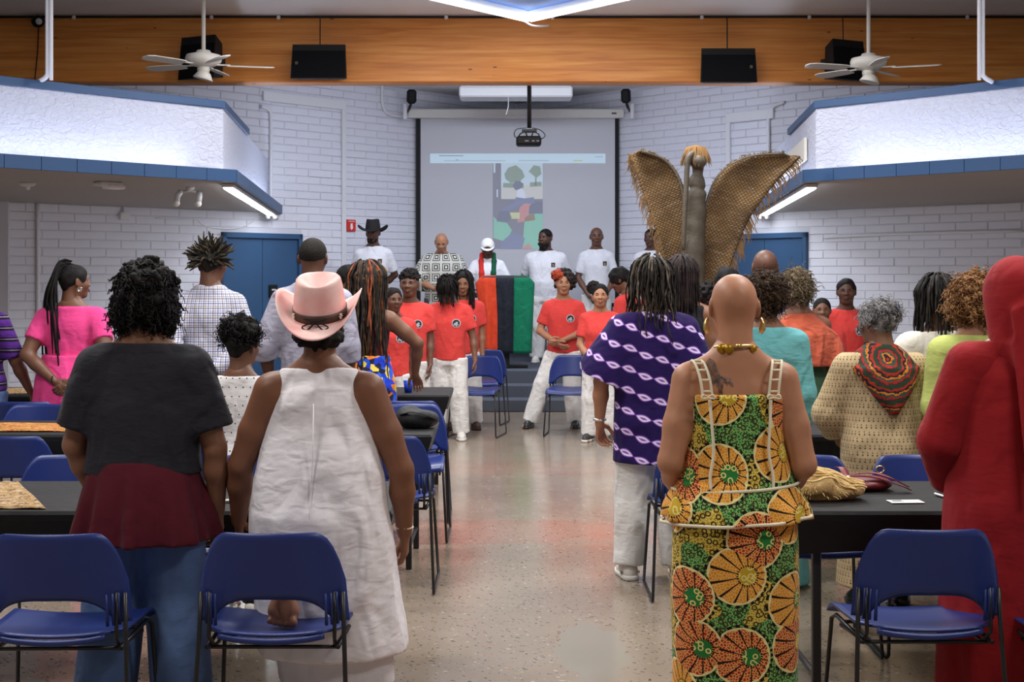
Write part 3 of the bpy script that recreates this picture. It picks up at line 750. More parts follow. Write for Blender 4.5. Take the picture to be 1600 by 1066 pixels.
# the projected web page
def emis(name, col, s=.55):
    k = .45; col = tuple(v*(1-k)+k*w for v, w in zip(col, (.42, .45, .55)))
    return plain('proj_'+name, tuple(.12+v*.4 for v in col), .8, emit=col, es=s*1.0)
def flat(m, pts, dy):
    m.add([(X(x), dy, Zs(y)) for x, y in pts], [tuple(range(len(pts)))])
m = MB(); flat(m, [(672, 255), (946, 255), (946, 240), (672, 240)], .014); bar = m.build('projected_browser_bar', emis('bar', c8(186, 222, 240), .62), t)
for x0, x1, y0, y1 in ((686, 724, 242.6, 243.8), (694, 790, 250.8, 251.4), (810, 858, 250.6, 251.3), (930, 942, 244.5, 245.3), (712, 716, 249.2, 250.2)):
    m = MB(); flat(m, [(x0, y1), (x1, y1), (x1, y0), (x0, y0)], .0125); m.build('projected_text_line', emis('txt', c8(108, 140, 158), .3), bar)
m = MB(); flat(m, [(896, 251.8), (910, 251.8), (910, 250), (896, 250)], .0125); m.build('projected_button', emis('btn', c8(190, 215, 60), .5), bar)
pm = [emis('sky', c8(186, 216, 232)), emis('tree', c8(112, 150, 104), .4), emis('ground', c8(200, 200, 190)), emis('dark', c8(72, 80, 128), .3), emis('jeans', c8(92, 106, 168), .35), emis('green', c8(70, 196, 150), .5), emis('red', c8(214, 104, 90), .45), emis('yellow', c8(206, 210, 120), .5), emis('shirt', c8(206, 214, 240), .6), emis('page', c8(140, 140, 165), .2)]
m = MB()
def pf(mi, pts, k=0): m.cur = mi; flat(m, pts, .0135-.0006*k)
pf(9, [(770, 389), (848, 389), (848, 255), (770, 255)], -1)
pf(0, [(783, 300), (848, 300), (848, 255), (783, 255)]); pf(0, [(771, 270), (774, 270), (774, 255), (771, 255)]); pf(8, [(776, 308), (778, 308), (778, 296), (776, 296)])
pf(1, [(788, 272), (794, 262), (806, 258), (816, 266), (820, 276), (812, 284), (798, 286), (790, 280)], 1); pf(1, [(826, 268), (834, 258), (844, 260), (846, 272), (838, 278)], 1); pf(1, [(836, 290), (838, 290), (839, 272), (836, 272)], 2)
pf(2, [(783, 311), (848, 311), (848, 288), (783, 292)], 1); pf(1, [(786, 293), (818, 294), (818, 286), (786, 286)], 2); pf(1, [(828, 292), (846, 291), (846, 284), (828, 285)], 2)
pf(3, [(801, 290), (805, 283), (813, 283), (818, 288), (814, 297), (805, 297)], 3); pf(8, [(807, 312), (822, 312), (820, 300), (815, 294), (808, 297)], 4); pf(4, [(803, 318), (836, 318), (834, 308), (820, 310), (806, 308)], 5)
pf(4, [(786, 334), (812, 322), (830, 316), (826, 312), (800, 318), (784, 326)], 2); pf(6, [(808, 348), (836, 344), (834, 320), (822, 316), (812, 324)], 3); pf(7, [(797, 342), (812, 342), (812, 332), (797, 332)], 4)
pf(5, [(771, 372), (790, 378), (800, 360), (792, 348), (778, 346), (771, 338)], 3); pf(5, [(816, 389), (842, 389), (848, 372), (848, 334), (834, 330), (820, 340)], 3)
pf(3, [(776, 346), (792, 348), (800, 340), (794, 330), (780, 330)], 4); pf(3, [(826, 334), (848, 334), (848, 316), (836, 314), (827, 322)], 4); pf(4, [(780, 389), (816, 389), (820, 372), (802, 362), (786, 376)], 4); pf(6, [(814, 389), (832, 389), (826, 380)], 5)
m.build('projected_picture', pm, t)
# projector under the beam
t = empty('projector', (PX(827, 15.0), 15.0, PZ(228, 15.0)), 0, 'black projector hanging on a pole in front of the screen', 'projector')
zz = lambda y: PZ(y, 15.0)-PZ(228, 15.0); xx = lambda x: PX(x, 15.0)-PX(827, 15.0)
MB().tube([(0, 0, CEIL-PZ(228, 15.0)+.01), (0, 0, zz(200))], .024, 12).build('pole', BLK, t, True)
MB().box((0, 0, zz(205)), (.16, .12, .03), bev=.006).build('mount_plate', BLK, t)
m = MB()
for a in (-1, 1): m.tube([(a*.03, 0, zz(203)), (a*.10, .02, zz(209)), (a*.12, .02, zz(216))], .008, 6); m.tube([(a*.05, -.05, zz(203)), (a*.02, -.06, zz(216))], .008, 6)
m.build('mount_arms', BLK, t, True)
pb = MB().box((xx(826), 0, zz(221)), (xx(846)-xx(807), .26, zz(214)-zz(228)), bev=.018).build('projector_body', BLKP, t)
for a, b in ((820, 826), (831, 835), (838, 842)): MB().box((xx((a+b)/2), -.132, zz(222)), (xx(b)-xx(a), .004, .012)).build('port_panel', plain('port_grey', c8(130, 130, 140), .5), pb)
MB().tube(smooth_path([(.03, 0, zz(200)), (.12, -.04, zz(204)), (.17, -.04, zz(213)), (.1, -.1, zz(221))], 5), .005, 5).build('cable', BLKP, t, True)
MB().tube(smooth_path([(-.03, 0, zz(200)), (-.14, -.04, zz(203)), (-.16, -.04, zz(213)), (-.1, -.1, zz(219))], 5), .005, 5).build('cable', BLKP, t, True)
MB().lathe([(.04, 0), (.04, .03), (.03, .05)], 14, (0, .13, zz(221)), Matrix.Rotation(-PI/2, 3, 'X')).build('lens', plain('dark_glass', (.02, .02, .03), .05), pb, True)
# small black speakers by the screen corners
for x, y, sd in ((643, 151, 1), (978, 150, -1)):
    d = 19.6; t = empty('small_speaker', (PX(x, d), d, PZ(y, d)), R(15*sd), 'small black wall speaker above the %s corner of the screen casing' % ('left' if sd > 0 else 'right'), 'loudspeaker')
    MB().box((0, 0, 0), (.13, .12, .20), Matrix.Rotation(R(8), 3, 'X'), .03).build('cabinet', BLKP, t); MB().tube([(0, 0, -.08), (-.02*sd, .05, -.16), (-.02*sd, .2, -.19)], .02).build('swivel_arm', BLK, t)
    MB().box((-.07*sd, .12, -.20), (.05, .05, .22), bev=.006).build('wall_bracket', WH, t)
# duct box behind the beam
t = empty('air_duct', (PX(806, 18.6), 18.6, 4.05), 0, 'white rectangular air duct behind the timber beam above the screen', 'duct')
MB().box((0, 0, 0), (1.50, .5, .14), bev=.02).build('duct_box', WH, t); MB().box((0, .0, .10), (1.46, .40, .08), bev=.01).build('duct_flange', WH, t)
MB().box((0, .1, .19), (.7, .3, .15)).build('duct_neck', WH, t); MB().tube([(-.1, -.2, -.05), (-.1, -.21, -.2), (-.13, -.2, -.3)], .006, 5).build('pull_cord', WH, t)
# ------------------------------------------------------------------ people
EYE_W = plain('eye_white', (0.50, 0.46, 0.42), 0.3); EYE_D = plain('eye_iris', (0.02, 0.012, 0.008), 0.15)
BLACKHAIR = hairmat('black_hair', (0.003, 0.0025, 0.003), (0.014, 0.011, 0.011), 0.7)
def sgn(side): return -1 if side == 'L' else 1
class Person:
    """one figure. Local frame: faces +Y, right hand at +X, feet at z=0."""
    def __init__(s, loc, face, h, label, col, bw=1.0, bd=1.0, fem=False, lean=(0, 0), yaw=0, pitch=0, roll=0, res=0.014,
                 armL='down', armR='down', legs=None, facial=False, head=1.05, z0=0.0, hands=True, belly=0.0, feet=True, shw=1.0, curl=0.5, nk=1.0):
        s.nk = nk; s.h = h; s.col = skin(col); s.rawcol = col; s.bw = bw; s.bd = bd; s.fem = fem; s.res = res; s.lean = lean
        s.root = empty('person', (loc[0], loc[1], z0), R(face), label, 'person')
        H = h
        # torso profile: z, half width, half depth, forward shift
        if fem: T = [(.455, .080, .070, -.004), (.50, .100, .076, -.010), (.545, .098, .072, -.008), (.60, .080, .058, 0), (.64, .076, .055, .002), (.70, .083, .064, .010), (.745, .086, .062, .008), (.775, .082, .052, .002), (.805, .062, .040, -.004), (.830, .042, .033, -.007), (.848, .034, .030, -.008)]
        else: T = [(.455, .078, .066, -.004), (.50, .092, .070, -.006), (.55, .088, .064, 0), (.61, .084, .058, .002), (.66, .087, .060, .004), (.72, .094, .066, .005), (.755, .094, .062, .003), (.785, .086, .052, -.001), (.812, .064, .040, -.005), (.834, .044, .034, -.007), (.850, .036, .031, -.008)]
        s.T = []
        for z, a, d, cy in T:
            t = max(0, (z-.5)/.34); bl = belly*math.exp(-((z-.60)/.06)**2)
            wide = bw if z < .78 else (bw*0.5+0.5)
            s.T.append((z*H, a*H*wide*(shw if z > .74 else 1), (d*bd+bl*.5)*H, lean[0]*t, cy*H+lean[1]*t+bl*.5*H))
        sw = .0955*H*(bw*0.6+0.4)*shw
        s.neck0 = np.array([lean[0], lean[1]-.006*H, .835*H])
        s.pivot = np.array([lean[0]*1.03, lean[1]*1.03+.004*H, .872*H])
        s.M = Matrix.Translation(Vector(s.pivot)) @ Matrix.Rotation(R(-yaw), 4, 'Z') @ Matrix.Rotation(R(-pitch), 4, 'X') @ Matrix.Rotation(R(roll), 4, 'Y')
        s.u = .0655*H*head
        s.hc = Vector((0, .010*H, .062*H*head))          # head centre in the head frame
        s.arm = {}
        for side, a in (('L', armL), ('R', armR)):
            g = sgn(side); sh = np.array([lean[0]+g*sw, lean[1]-.006*H, .786*H])
            P = {'down': ((.118, -.008, .625), (.122, .030, .487)), 'behind': ((.142, -.070, .640), (.028, -.108, .535)),
                 'front': ((.135, .005, .630), (.035, .115, .565)), 'lowfront': ((.130, .02, .625), (.028, .105, .50)),
                 'hip': ((.205, -.03, .65), (.125, .03, .575)), 'out': ((.15, -.01, .63), (.165, .03, .49))}
            if isinstance(a, str):
                e, w_ = P[a]; e = np.array((g*e[0]*(bw*0.7+0.3), e[1]*bd, e[2])); w_ = np.array((g*w_[0]*(bw*0.75+0.25), w_[1]*bd, w_[2]))
                e = e*H; w_ = w_*H; e[0] += lean[0]*.5; e[1] += lean[1]*.5; w_[0] += lean[0]*.2; w_[1] += lean[1]*.2
            else: e, w_ = np.array(a[0], float)*H, np.array(a[1], float)*H
            s.arm[side] = (sh, e, w_, a)
        lg = legs or {}
        s.leg = {}
        for side in 'LR':
            g = sgn(side); hp = np.array([g*.050*H*bw, -.004*H, .485*H])
            kn, an = lg.get(side, ((g*.052*bw, .008, .275), (g*.055*bw, -.015, .045)))
            s.leg[side] = (hp, np.array(kn)*H, np.array(an)*H)
        s.curl = curl; s.dofeet = feet; s.dohands = hands
        s.body(facial)
    def limbs(s, v, arm_r=1.0):
        H = s.h; k = (s.bw*.8+.2)
        for side in 'LR':
            sh, e, w_, _ = s.arm[side]
            v.cone(sh, sh*.45+e*.55, .0325*H*k, .029*H*k, .03); v.cone(sh*.45+e*.55, e, .029*H*k, .0235*H*k, .02)
            v.cone(e, e*.65+w_*.35, .0235*H*k, .0235*H*k, .015); v.cone(e*.65+w_*.35, w_, .0235*H*k, .0150*H*k, .02)
            hp, kn, an = s.leg[side]
            v.cone(hp, hp*.4+kn*.6, .058*H*k, .045*H*k, .03); v.cone(hp*.4+kn*.6, kn, .045*H*k, .034*H*k, .03)
            md = kn*.68+an*.32+np.array([0, -.008*H, 0])
            v.cone(kn, md, .033*H*k, .034*H*k, .02); v.cone(md, an, .034*H*k, .020*H, .02)
    def bounds(s, pad=.09):
        pts = [a for t in s.arm.values() for a in t[:3]]+[a for t in s.leg.values() for a in t]+[np.array([s.T[5][3]-s.T[5][1], s.T[3][4]-s.T[3][2], .4*s.h]), np.array([s.T[5][3]+s.T[5][1], s.T[3][4]+s.T[3][2], .89*s.h])]
        P = np.array(pts); return P.min(0)-pad, P.max(0)+pad
    def hand(s, side):
        """palm, four unequal fingers and a thumb, as its own fine volume"""
        H = s.h; sh, e, w_, a = s.arm[side]; g = sgn(side)
        d = (w_-e)/np.linalg.norm(w_-e)
        if not isinstance(a, str) and len(a) > 2: d = np.array(a[2], float); d /= np.linalg.norm(d)
        pal = np.array([-g, 0.15, 0.0]) if not (isinstance(a, str) and a == 'behind') else np.array([0, 1.0, 0.1])
        if isinstance(a, str) and a in ('front', 'lowfront'): pal = np.array([0, -1.0, -0.2])
        if not isinstance(a, str) and len(a) > 3: pal = np.array(a[3], float)
        pal = pal-d*(pal@d); pal /= np.linalg.norm(pal); sd = np.cross(d, pal)
        fwd = np.array([0, 1.0, 0]); 
        if isinstance(a, str) and a in ('front', 'lowfront', 'behind'): fwd = np.array([0, 0, 1.0])
        if sd@fwd < 0: sd = -sd                                     # thumb side
        L = .104*H; c = s.curl
        lo = w_-L*1.3; hi = w_+L*1.3
        v = Vol(lo, hi, max(.0042, s.res*.36))
        k0 = w_+d*.012; k1 = w_+d*L*.46
        v.cone(e*.12+w_*.88, w_, .0158*H, .0150*H, .01)
        for q in (-.85, -.3, .3, .85):
            v.cone(k0+sd*q*.012, k1+sd*q*.030*(H/1.7), .0125, .0105, .012)
        for q, ln in ((.95, .46), (.33, .52), (-.30, .48), (-.92, .37)):
            p = k1+sd*q*.030*(H/1.7); l = ln*L; dd = d*.98+sd*q*.06
            ang = 0.0; pts = [p]
            for seg, ca in ((.42, .45), (.32, .75), (.26, .6)):
                ang += ca*c*1.15; pts.append(pts[-1]+l*seg*(dd*math.cos(ang)+pal*math.sin(ang)))
            v.chain(pts, [.0092, .0085, .0076, .0066], .004)
        tb = w_+d*.022+sd*.020; t1 = tb+(d*.55+sd*.62+pal*.3)*L*.26; t2 = t1+(d*.85+sd*.25+pal*.35*c*2)*L*.22; t3 = t2+(d*.9+sd*.02+pal*.3)*L*.17
        v.chain([tb, t1, t2, t3], [.0135, .0115, .0098, .0078], .008)
        return v.nets()
    def foot(s, side):
        H = s.h; hp, kn, an = s.leg[side]
        v = Vol(an+np.array([-.07, -.09, -.10]), an+np.array([.07, .20, .06]), .006)
        z = max(an[2]-.045*H, 0) + .02
        v.cone(an, (an[0], an[1]-.015, z+.012), .022*H, .030, .02)
        v.cone((an[0], an[1]-.02, z+.008), (an[0]*1.12, an[1]+.10, z), .028, .030, .02)
        for i, (dx, dy) in enumerate(((-.026, .150), (-.008, .148), (.008, .140), (.021, .130), (.033, .118))):
            gx = dx*-sgn(side)*-1 if sgn(side) > 0 else -dx
            v.cone((an[0]*1.12+gx*.8, an[1]+.10, z), (an[0]*1.12+gx, an[1]+dy, z-.006), .013, .0125 if i == 0 else .009, .006)
        v.cutplane((0, 0, max(an[2]-.045*H, 0)), (0, 0, -1))
        return v.nets()
    def headvol(s, res):
        u = s.u; c = s.hc
        v = Vol((-.95*u, -1.25*u+c.y, c.z-2.1*u), (.95*u, 1.35*u+c.y, c.z+1.2*u), res)
        P = lambda x, y, z: (x*u, y*u+c.y, z*u+c.z)
        v.ell(P(0, -.10, .24), (.68*u, .86*u, .76*u), .02)
        v.ell(P(0, .16, -.28), (.56*u, .62*u, .68*u), .035)
        v.cone(P(-.14, .52, -.80), P(.14, .52, -.80), .17*u, .17*u, .03)
        v.cone(P(0, -.20, -.35), (0, -.010*s.h, -.035*s.h), .50*u*s.nk, .56*u*s.nk, .03)
        v.cone(P(-.36, .62, .16), P(.36, .62, .16), .09*u, .09*u, .02)          # brow
        for g in (-1, 1):
            v.ell(P(g*.27, .80, .02), (.17*u, .12*u, .11*u), .012, 'sub')
            v.ell(P(g*.38, .50, -.22), (.18*u, .16*u, .15*u), .03)               # cheek
            M = Matrix.Rotation(g*0.35, 3, 'Z')
            v.ell(P(g*.70, -.10, -.04), (.07*u, .20*u, .30*u), .008, M=M)        # ear
            v.ell(P(g*.77, -.04, .0), (.05*u, .09*u, .15*u), .005, 'sub', M=M)
        v.cone(P(0, .74, .10), P(0, .90, -.20), .06*u, .10*u, .012)              # nose
        for g in (-1, 1): v.ell(P(g*.12, .82, -.22), (.10*u, .10*u, .085*u), .01)
        v.ell(P(0, .74, -.45), (.22*u, .12*u, .07*u), .012); v.ell(P(0, .73, -.56), (.18*u, .12*u, .07*u), .012)
        return v
    def xf(s, V):
        A = np.array(s.M); return V@A[:3, :3].T+A[:3, 3]
    def body(s, facial):
        H = s.h; lo, hi = s.bounds(); lo[2] = max(lo[2], -.02)
        v = Vol(lo, hi, s.res)
        v.loft(s.T, .03); s.limbs(v)
        v.cone(s.neck0-np.array([0, 0, .02*H]), s.pivot, .039*H*s.nk, .036*H*s.nk, .03)
        for g in (-1, 1): v.cone(s.neck0+np.array([g*.022*H, -.004*H, .002*H]), s.arm['L' if g < 0 else 'R'][0]+np.array([0, 0, .004*H]), .026*H, .024*H, .035)
        Vs, Qs = [], []
        def addp(V, Q, mv=None):
            o = sum(len(x) for x in Vs); Vs.append(V); Qs.append(Q+o)
        V, Q = v.nets(); addp(relax(V, Q, 1), Q)
        V, Q = s.headvol(min(.0085, s.res*.62)).nets(); V = relax(V, Q, 1, .35); addp(s.xf(V), Q)
        if s.dohands:
            for side in 'LR':
                V, Q = s.hand(side); addp(V, Q)
        if s.dofeet:
            for side in 'LR':
                V, Q = s.foot(side); addp(V, Q)
        s.bodyo = link('body', quadmesh('body', np.concatenate(Vs), np.concatenate(Qs)), s.root, s.col, True)
        if facial: s.face(facial)
    def hp(s, x, y, z): return s.M @ Vector((x*s.u, y*s.u+s.hc.y, z*s.u+s.hc.z))
    def face(s, kind):
        u = s.u; q = s.M.to_3x3()
        for g in (-1, 1):
            m = MB(); m.lathe([(.001, -1), (.5, -.86), (.86, -.5), (1, 0), (.86, .5), (.72, .69)], 12)
            m.cur = 1; m.lathe([(.72, .69), (.40, .92), (.001, 1)], 12)
            sc = Matrix.Diagonal((.125*u, .11*u, .062*u*1.0))
            Mx = q @ Matrix.Rotation(-PI/2, 3, 'X')
            m.v = [tuple(s.hp(g*.27, .615, .03)+(Mx @ Vector((p[0]*.135*u, p[1]*.072*u, p[2]*.12*u)))) for p in m.v]
            m.build('eye', [EYE_W, EYE_D], s.root, True)
            m = MB(); m.tube([s.hp(g*.12, .755, .17), s.hp(g*.28, .745, .22), s.hp(g*.44, .63, .17)], [.022*u, .04*u, .02*u], 6)
            m.build('eyebrow', BLACKHAIR, s.root, True)
        m = MB(); m.tube([s.hp(-.20, .78, -.49), s.hp(-.07, .865, -.475), s.hp(.07, .865, -.475), s.hp(.20, .78, -.49)], [.02*u, .05*u, .05*u, .02*u], 6)
        m.tube([s.hp(-.18, .78, -.52), s.hp(-.06, .855, -.56), s.hp(.06, .855, -.56), s.hp(.18, .78, -.52)], [.02*u, .06*u, .06*u, .02*u], 6)
        c = s.rawcol; m.build('lips', plain('lips_%d_%d' % (int(c[0]*999), int(c[1]*999)), (c[0]*.85, c[1]*.55, c[2]*.6), .4), s.root, True)
    # ---------------------------------------------------------- clothes
    def garment(s, name, v, mat, wr=(.004, 26), seed=1, front=None, rel=1, uv=True):
        V, Q = v.nets(); V = relax(V, Q, rel, .5)
        if wr: V = wrinkle(V, Q, wr[0], wr[1], seed)
        me = quadmesh(name, V, Q)
        if uv: add_uv(me, V, front or s.uvfront)
        return link(name, me, s.root, mat, True)
    uvfront = -1
    def top(s, mat, sleeve=.55, hem=.47, ease=.014, neck=(.838, .0), flare=0.0, sl_ease=.016, sl_flare=.0, name='shirt', wr=(.004, 26), seed=1, fold=None, cutx=None, n=2.3, armhole=True, straight=0.0):
        H = s.h; lo, hi = s.bounds(.12)
        v = Vol(lo, hi, s.res*.9)
        T = [list(r) for r in s.T]
        z0 = hem*H
        ref = [np.interp(z0, [r[0] for r in T], [r[i] for r in T]) for i in range(5)]
        mx = max(r[1] for r in T if r[0] < .78*H); md = max(r[2] for r in T if r[0] < .78*H)
        rows = [r for r in T if r[0] > z0+.01]
        P = [[z0, ref[1]+flare, ref[2]+flare, ref[3], ref[4]]]+rows
        if z0 < T[0][0]: P[0][1] = T[1][1]+flare; P[0][2] = T[1][2]+flare; P[0][3] = 0; P[0][4] = T[1][4]
        if straight:
            for r in P:
                if r[0] < .74*H: r[1] += (mx-r[1])*straight; r[2] += (md-r[2])*straight
        v.loft(P, .01, n, fold, ease)
        k = (s.bw*.8+.2)
        for side in 'LR':
            sh, e, w_, _ = s.arm[side]
            if sleeve > 0:
                r0, r1, r2 = .0315*H*k+sl_ease, .028*H*k+sl_ease, .018*H*k+sl_ease
                f = sleeve
                if f <= 1:
                    end = sh+(e-sh)*f; v.cone(sh, end, r0, r0+(r1-r0)*f+sl_flare, .03, True)
                else:
                    v.cone(sh, e, r0, r1+sl_flare*.4, .03); end = e+(w_-e)*(f-1); v.cone(e, end, r1+sl_flare*.4, r1+(r2-r1)*(f-1)+sl_flare, .02, True)
            elif armhole: v.cone(sh+np.array([0, 0, -.02*H]), sh+np.array([-sgn(side)*.03*H, 0, .012*H]), .028*H, .024*H, .02)
            g = sgn(side)
            if sleeve > 0: v.cone(s.neck0+np.array([g*.028*H, -.004*H, -.002*H]), sh+np.array([0, 0, .003*H]), .027*H+ease*.4, .026*H+ease*.4, .035)
            else: v.cone(s.neck0+np.array([g*.030*H, -.004*H, -.006*H]), sh*.66+s.neck0*.34+np.array([0, -.004*H, .004*H]), .024*H+ease*.4, .024*H+ease*.4, .03)
        v.cutplane((0, s.lean[1], neck[0]*H), (0, neck[1], 1.0))
        return s.garment(name, v, mat, wr, seed)
    def trousers(s, mat, ease=.016, top=.505, end=.04, flare=.0, wr=(.005, 24), seed=3, name='trousers', knee=0.0):
        H = s.h; lo, hi = s.bounds(.12); k = (s.bw*.8+.2)
        v = Vol(lo, (hi[0], hi[1], top*H+.03), s.res)
        v.loft([r for r in s.T if r[0] <= (top+.04)*H]+[], .03, 2.2, None, ease*.8)
        for side in 'LR':
            hp, kn, an = s.leg[side]; an2 = an+(kn-an)*max(0, (end-.045)/.23)-np.array([0, 0, .0 if end >= .045 else (.045-end)*H])
            v.cone(hp, kn, .060*H*k+ease*.6, .040*H*k+ease+knee, .03); v.cone(kn, an2, .040*H*k+ease+knee, .030*H+ease+flare, .02, True)
        v.cutplane((0, 0, top*H), (0, 0, 1))
        return s.garment(name, v, mat, wr, seed)
    def skirt(s, prof, mat, name='skirt', n=2.1, folds=(0, 0), wr=(.003, 22), seed=5, res=None, twist=0.0, uv=True):
        """prof rows in metres: z, half width, half depth, cx, cy ; folds=(count, relative depth at the hem)"""
        P = np.array(prof); z0, z1 = P[0, 0], P[-1, 0]
        fo = None
        if folds[0]:
            def fo(th, Z):
                t = np.clip((z1-Z)/(z1-z0), 0, 1)
                return folds[1]*t*(np.sin(folds[0]*th+1.3*np.sin(2*th+seed)+twist*Z)+.4*np.sin((folds[0]*2+1)*th+seed))
        m = P[:, 1].max()*1.3+.03; d = P[:, 2].max()*1.3+.03
        v = Vol((P[:, 3].min()-m, P[:, 4].min()-d, z0-.03), (P[:, 3].max()+m, P[:, 4].max()+d, z1+.03), res or s.res)
        v.loft(prof, .01, n, fo)
        return s.garment(name, v, mat, wr, seed, uv=uv)
    def shoes(s, mat, sole=None, name='shoe', kind='sneaker', mark=None):
        H = s.h
        for side in 'LR':
            hp, kn, an = s.leg[side]
            z = max(an[2]-.045*H, 0)
            g = sgn(side); k = H/1.7; lift = an[2]-z
            tp = np.array([g*.02*k, .155*k, 0]); A = np.array([an[0], an[1], z])
            v = Vol(A+np.array([-.11, -.12, -.01]), A+np.array([.11, .26, .13]), .007)
            v.cone(A+np.array([0, -.035*k, .040]), A+tp*.62+np.array([0, 0, .036]), .041*k, .044*k, .02)
            v.cone(A+tp*.62+np.array([0, 0, .032]), A+tp+np.array([0, 0, .026]), .043*k, .034*k, .02)
            v.cone(A+np.array([0, -.01*k, .04]), A+np.array([0, .0, .085 if kind == 'sneaker' else .075]), .040*k, .037*k, .02)
            v.cone(A+np.array([0, .02*k, .05]), A+tp*.55+np.array([0, 0, .055]), .036*k, .028*k, .02)
            v.cutplane((0, 0, z+.004), (0, 0, -1))
            V, Q = v.nets(); V = relax(V, Q, 1)
            sh = link(name, quadmesh(name, V, Q), s.root, mat, True)
            v = Vol(A+np.array([-.11, -.12, -.02]), A+np.array([.11, .26, .05]), .007)
            v.cone(A+np.array([0, -.04*k, .015]), A+tp*.62+np.array([0, 0, .015]), .047*k, .050*k, .02)
            v.cone(A+tp*.62+np.array([0, 0, .015]), A+tp*1.02+np.array([0, 0, .015]), .049*k, .040*k, .02)
            v.cutplane((0, 0, z+.001), (0, 0, -1)); v.cutplane((0, 0, z+.026), (0, 0, 1))
            V, Q = v.nets()
            so = link('sole', quadmesh('sole', V, Q), sh, sole or mat, True)
            if mark is not None:
                for e in (-1, 1):
                    m = MB(); pts = [(-.055, .050), (-.030, .034), (.0, .036), (.045, .056), (.075, .072)]; wd = [.004, .016, .016, .009, .002]
                    U = [A+np.array([e*(.046-.10*max(0, b_-.05))*k, a_*k, b_+w_*.5]) for (a_, b_), w_ in zip(pts, wd)]; D_ = [A+np.array([e*(.049-.06*max(0, b_-.05))*k, a_*k, b_-w_*.5]) for (a_, b_), w_ in zip(pts, wd)]
                    n_ = len(pts); m.add([tuple(q) for q in U+D_], [(i, i+1, n_+i+1, n_+i) for i in range(n_-1)]); m.build('side_mark', mark, sh)
            if kind == 'sneaker':
                m = MB()
                for t in (.2, .36, .52, .68):
                    p = A+tp*t; zz = z+.105-.05*t
                    m.tube([(p[0]-.026*k, p[1]-.008, zz-.012), (p[0], p[1]+.004, zz), (p[0]+.026*k, p[1]-.008, zz-.012)], .0035, 5)
                m.build('laces', plain('white_lace', (.7, .7, .68), .8), sh, True)
    def badge(s, x, z, r, mats, name='chest_print', shape='disc', depth=None):
        """flat print on the chest: follows the shirt front"""
        H = s.h; zz = z*H; q = [np.interp(zz, [t[0] for t in s.T], [t[i] for t in s.T]) for i in range(5)]
        W, D = q[1]+.018, q[2]+.018
        m = MB()
        def pt(a, b, o):
            xx = x*H+a; zc = zz+b
            q2 = [np.interp(zc, [t[0] for t in s.T], [t[i] for t in s.T]) for i in range(5)]
            yy = (q2[2]+.020)*(max(0, 1-abs((xx-q2[3])/(q2[1]+.02))**2.3))**(1/2.3)+q2[4]
            return (xx, yy+o+.006, zc)
        for i, (rr, mi) in enumerate(((1.0, 0), (.82, 1), (.5, 2))[:len(mats)]):
            m.cur = mi; n = 18 if shape == 'disc' else 4
            ps = [pt(r*rr*math.cos(2*PI*(k+.5)/n)*(1 if shape == 'disc' else 1.25), r*rr*math.sin(2*PI*(k+.5)/n)*(1 if shape == 'disc' else 1.4), .001+.0012*i) for k in range(n)]
            if mi == 2: ps = [(p[0]+.2*r*math.sin(3*j), p[1], p[2]-.25*r+.2*r*math.cos(5*j)) for j, p in enumerate(ps)]
            m.add(ps, [tuple(range(n))])
        return m.build(name, mats, s.root)
    # ---------------------------------------------------------- hair
    def hairvol(s, pad, res): 
        u = s.u; c = s.hc
        return Vol((-(.75+pad)*u, c.y-(1.0+pad)*u, c.z-(1.2+pad)*u), ((.75+pad)*u, c.y+(.85+pad)*u, c.z+(1.05+pad)*u), res)
    def P(s, x, y, z): return np.array((x*s.u, y*s.u+s.hc.y, z*s.u+s.hc.z))
    def capcut(s, v, line=.42, front=.45, side=-.25):
        """open the face and ears"""
        u = s.u
        v.ell(s.P(0, .98, -.20), (.70*u, .62*u, .96*u), .01, 'sub')
        v.cutplane(s.P(0, 0, side-.22), (0, .28, -1.0))
        return v
    def haircap(s, mat, t=.06, lump=.0, side=-.25, res=.008, name='hair', seed=2, cut=True):
        u = s.u; v = s.hairvol(.2+t, res)
        v.ell(s.P(0, -.11, .25), ((.69+t)*u, (.87+t)*u, (.77+t)*u), .01)
        v.cone(s.P(0, -.35, -.1), s.P(0, -.40, -.35), (.45+t*.5)*u, (.38+t*.5)*u, .02)
        if cut: s.capcut(v, side=side)
        if lump: v.noise(lump, 90, seed)
        V, Q = v.nets()
        return link(name, quadmesh(name, s.xf(V), Q), s.root, mat, True)
    def curls(s, mat, shape, n, r, seed=1, res=.009, base=None, name='hair', cut=True, jit=.35, facecut=True):
        """curly mass: shape = list of ellipsoids (cx,cy,cz,rx,ry,rz) in head units; n curls of radius r (m) on their surface"""
        g = np.random.default_rng(seed); u = s.u
        E = np.array(shape, float); mxx = (np.abs(E[:, 0])+E[:, 3]).max(); lo = (E[:, :3]-E[:, 3:]).min(0); hi = (E[:, :3]+E[:, 3:]).max(0)
        v = Vol(s.P(*lo)-2.2*r, s.P(*hi)+2.2*r, res)
        for e in E: v.ell(s.P(*e[:3]), e[3:]*u*.93, .02)
        for i in range(n):
            e = E[g.integers(len(E))]; d = g.normal(size=3); d /= np.linalg.norm(d)
            p = s.P(*(e[:3]+d*e[3:]))
            v.ell(p+g.normal(size=3)*r*jit, np.array([r, r, r])*(.6+.6*g.random()), .006)
        if facecut: v.ell(s.P(0, 1.0, -.30), (.60*u, .55*u, .90*u), .01, 'sub')
        V, Q = v.nets(); N = vnormals(V, Q); V = V+N*(g.normal(size=len(V))*r*.10)[:, None]
        return link(name, quadmesh(name, s.xf(V), Q), s.root, mat, True)
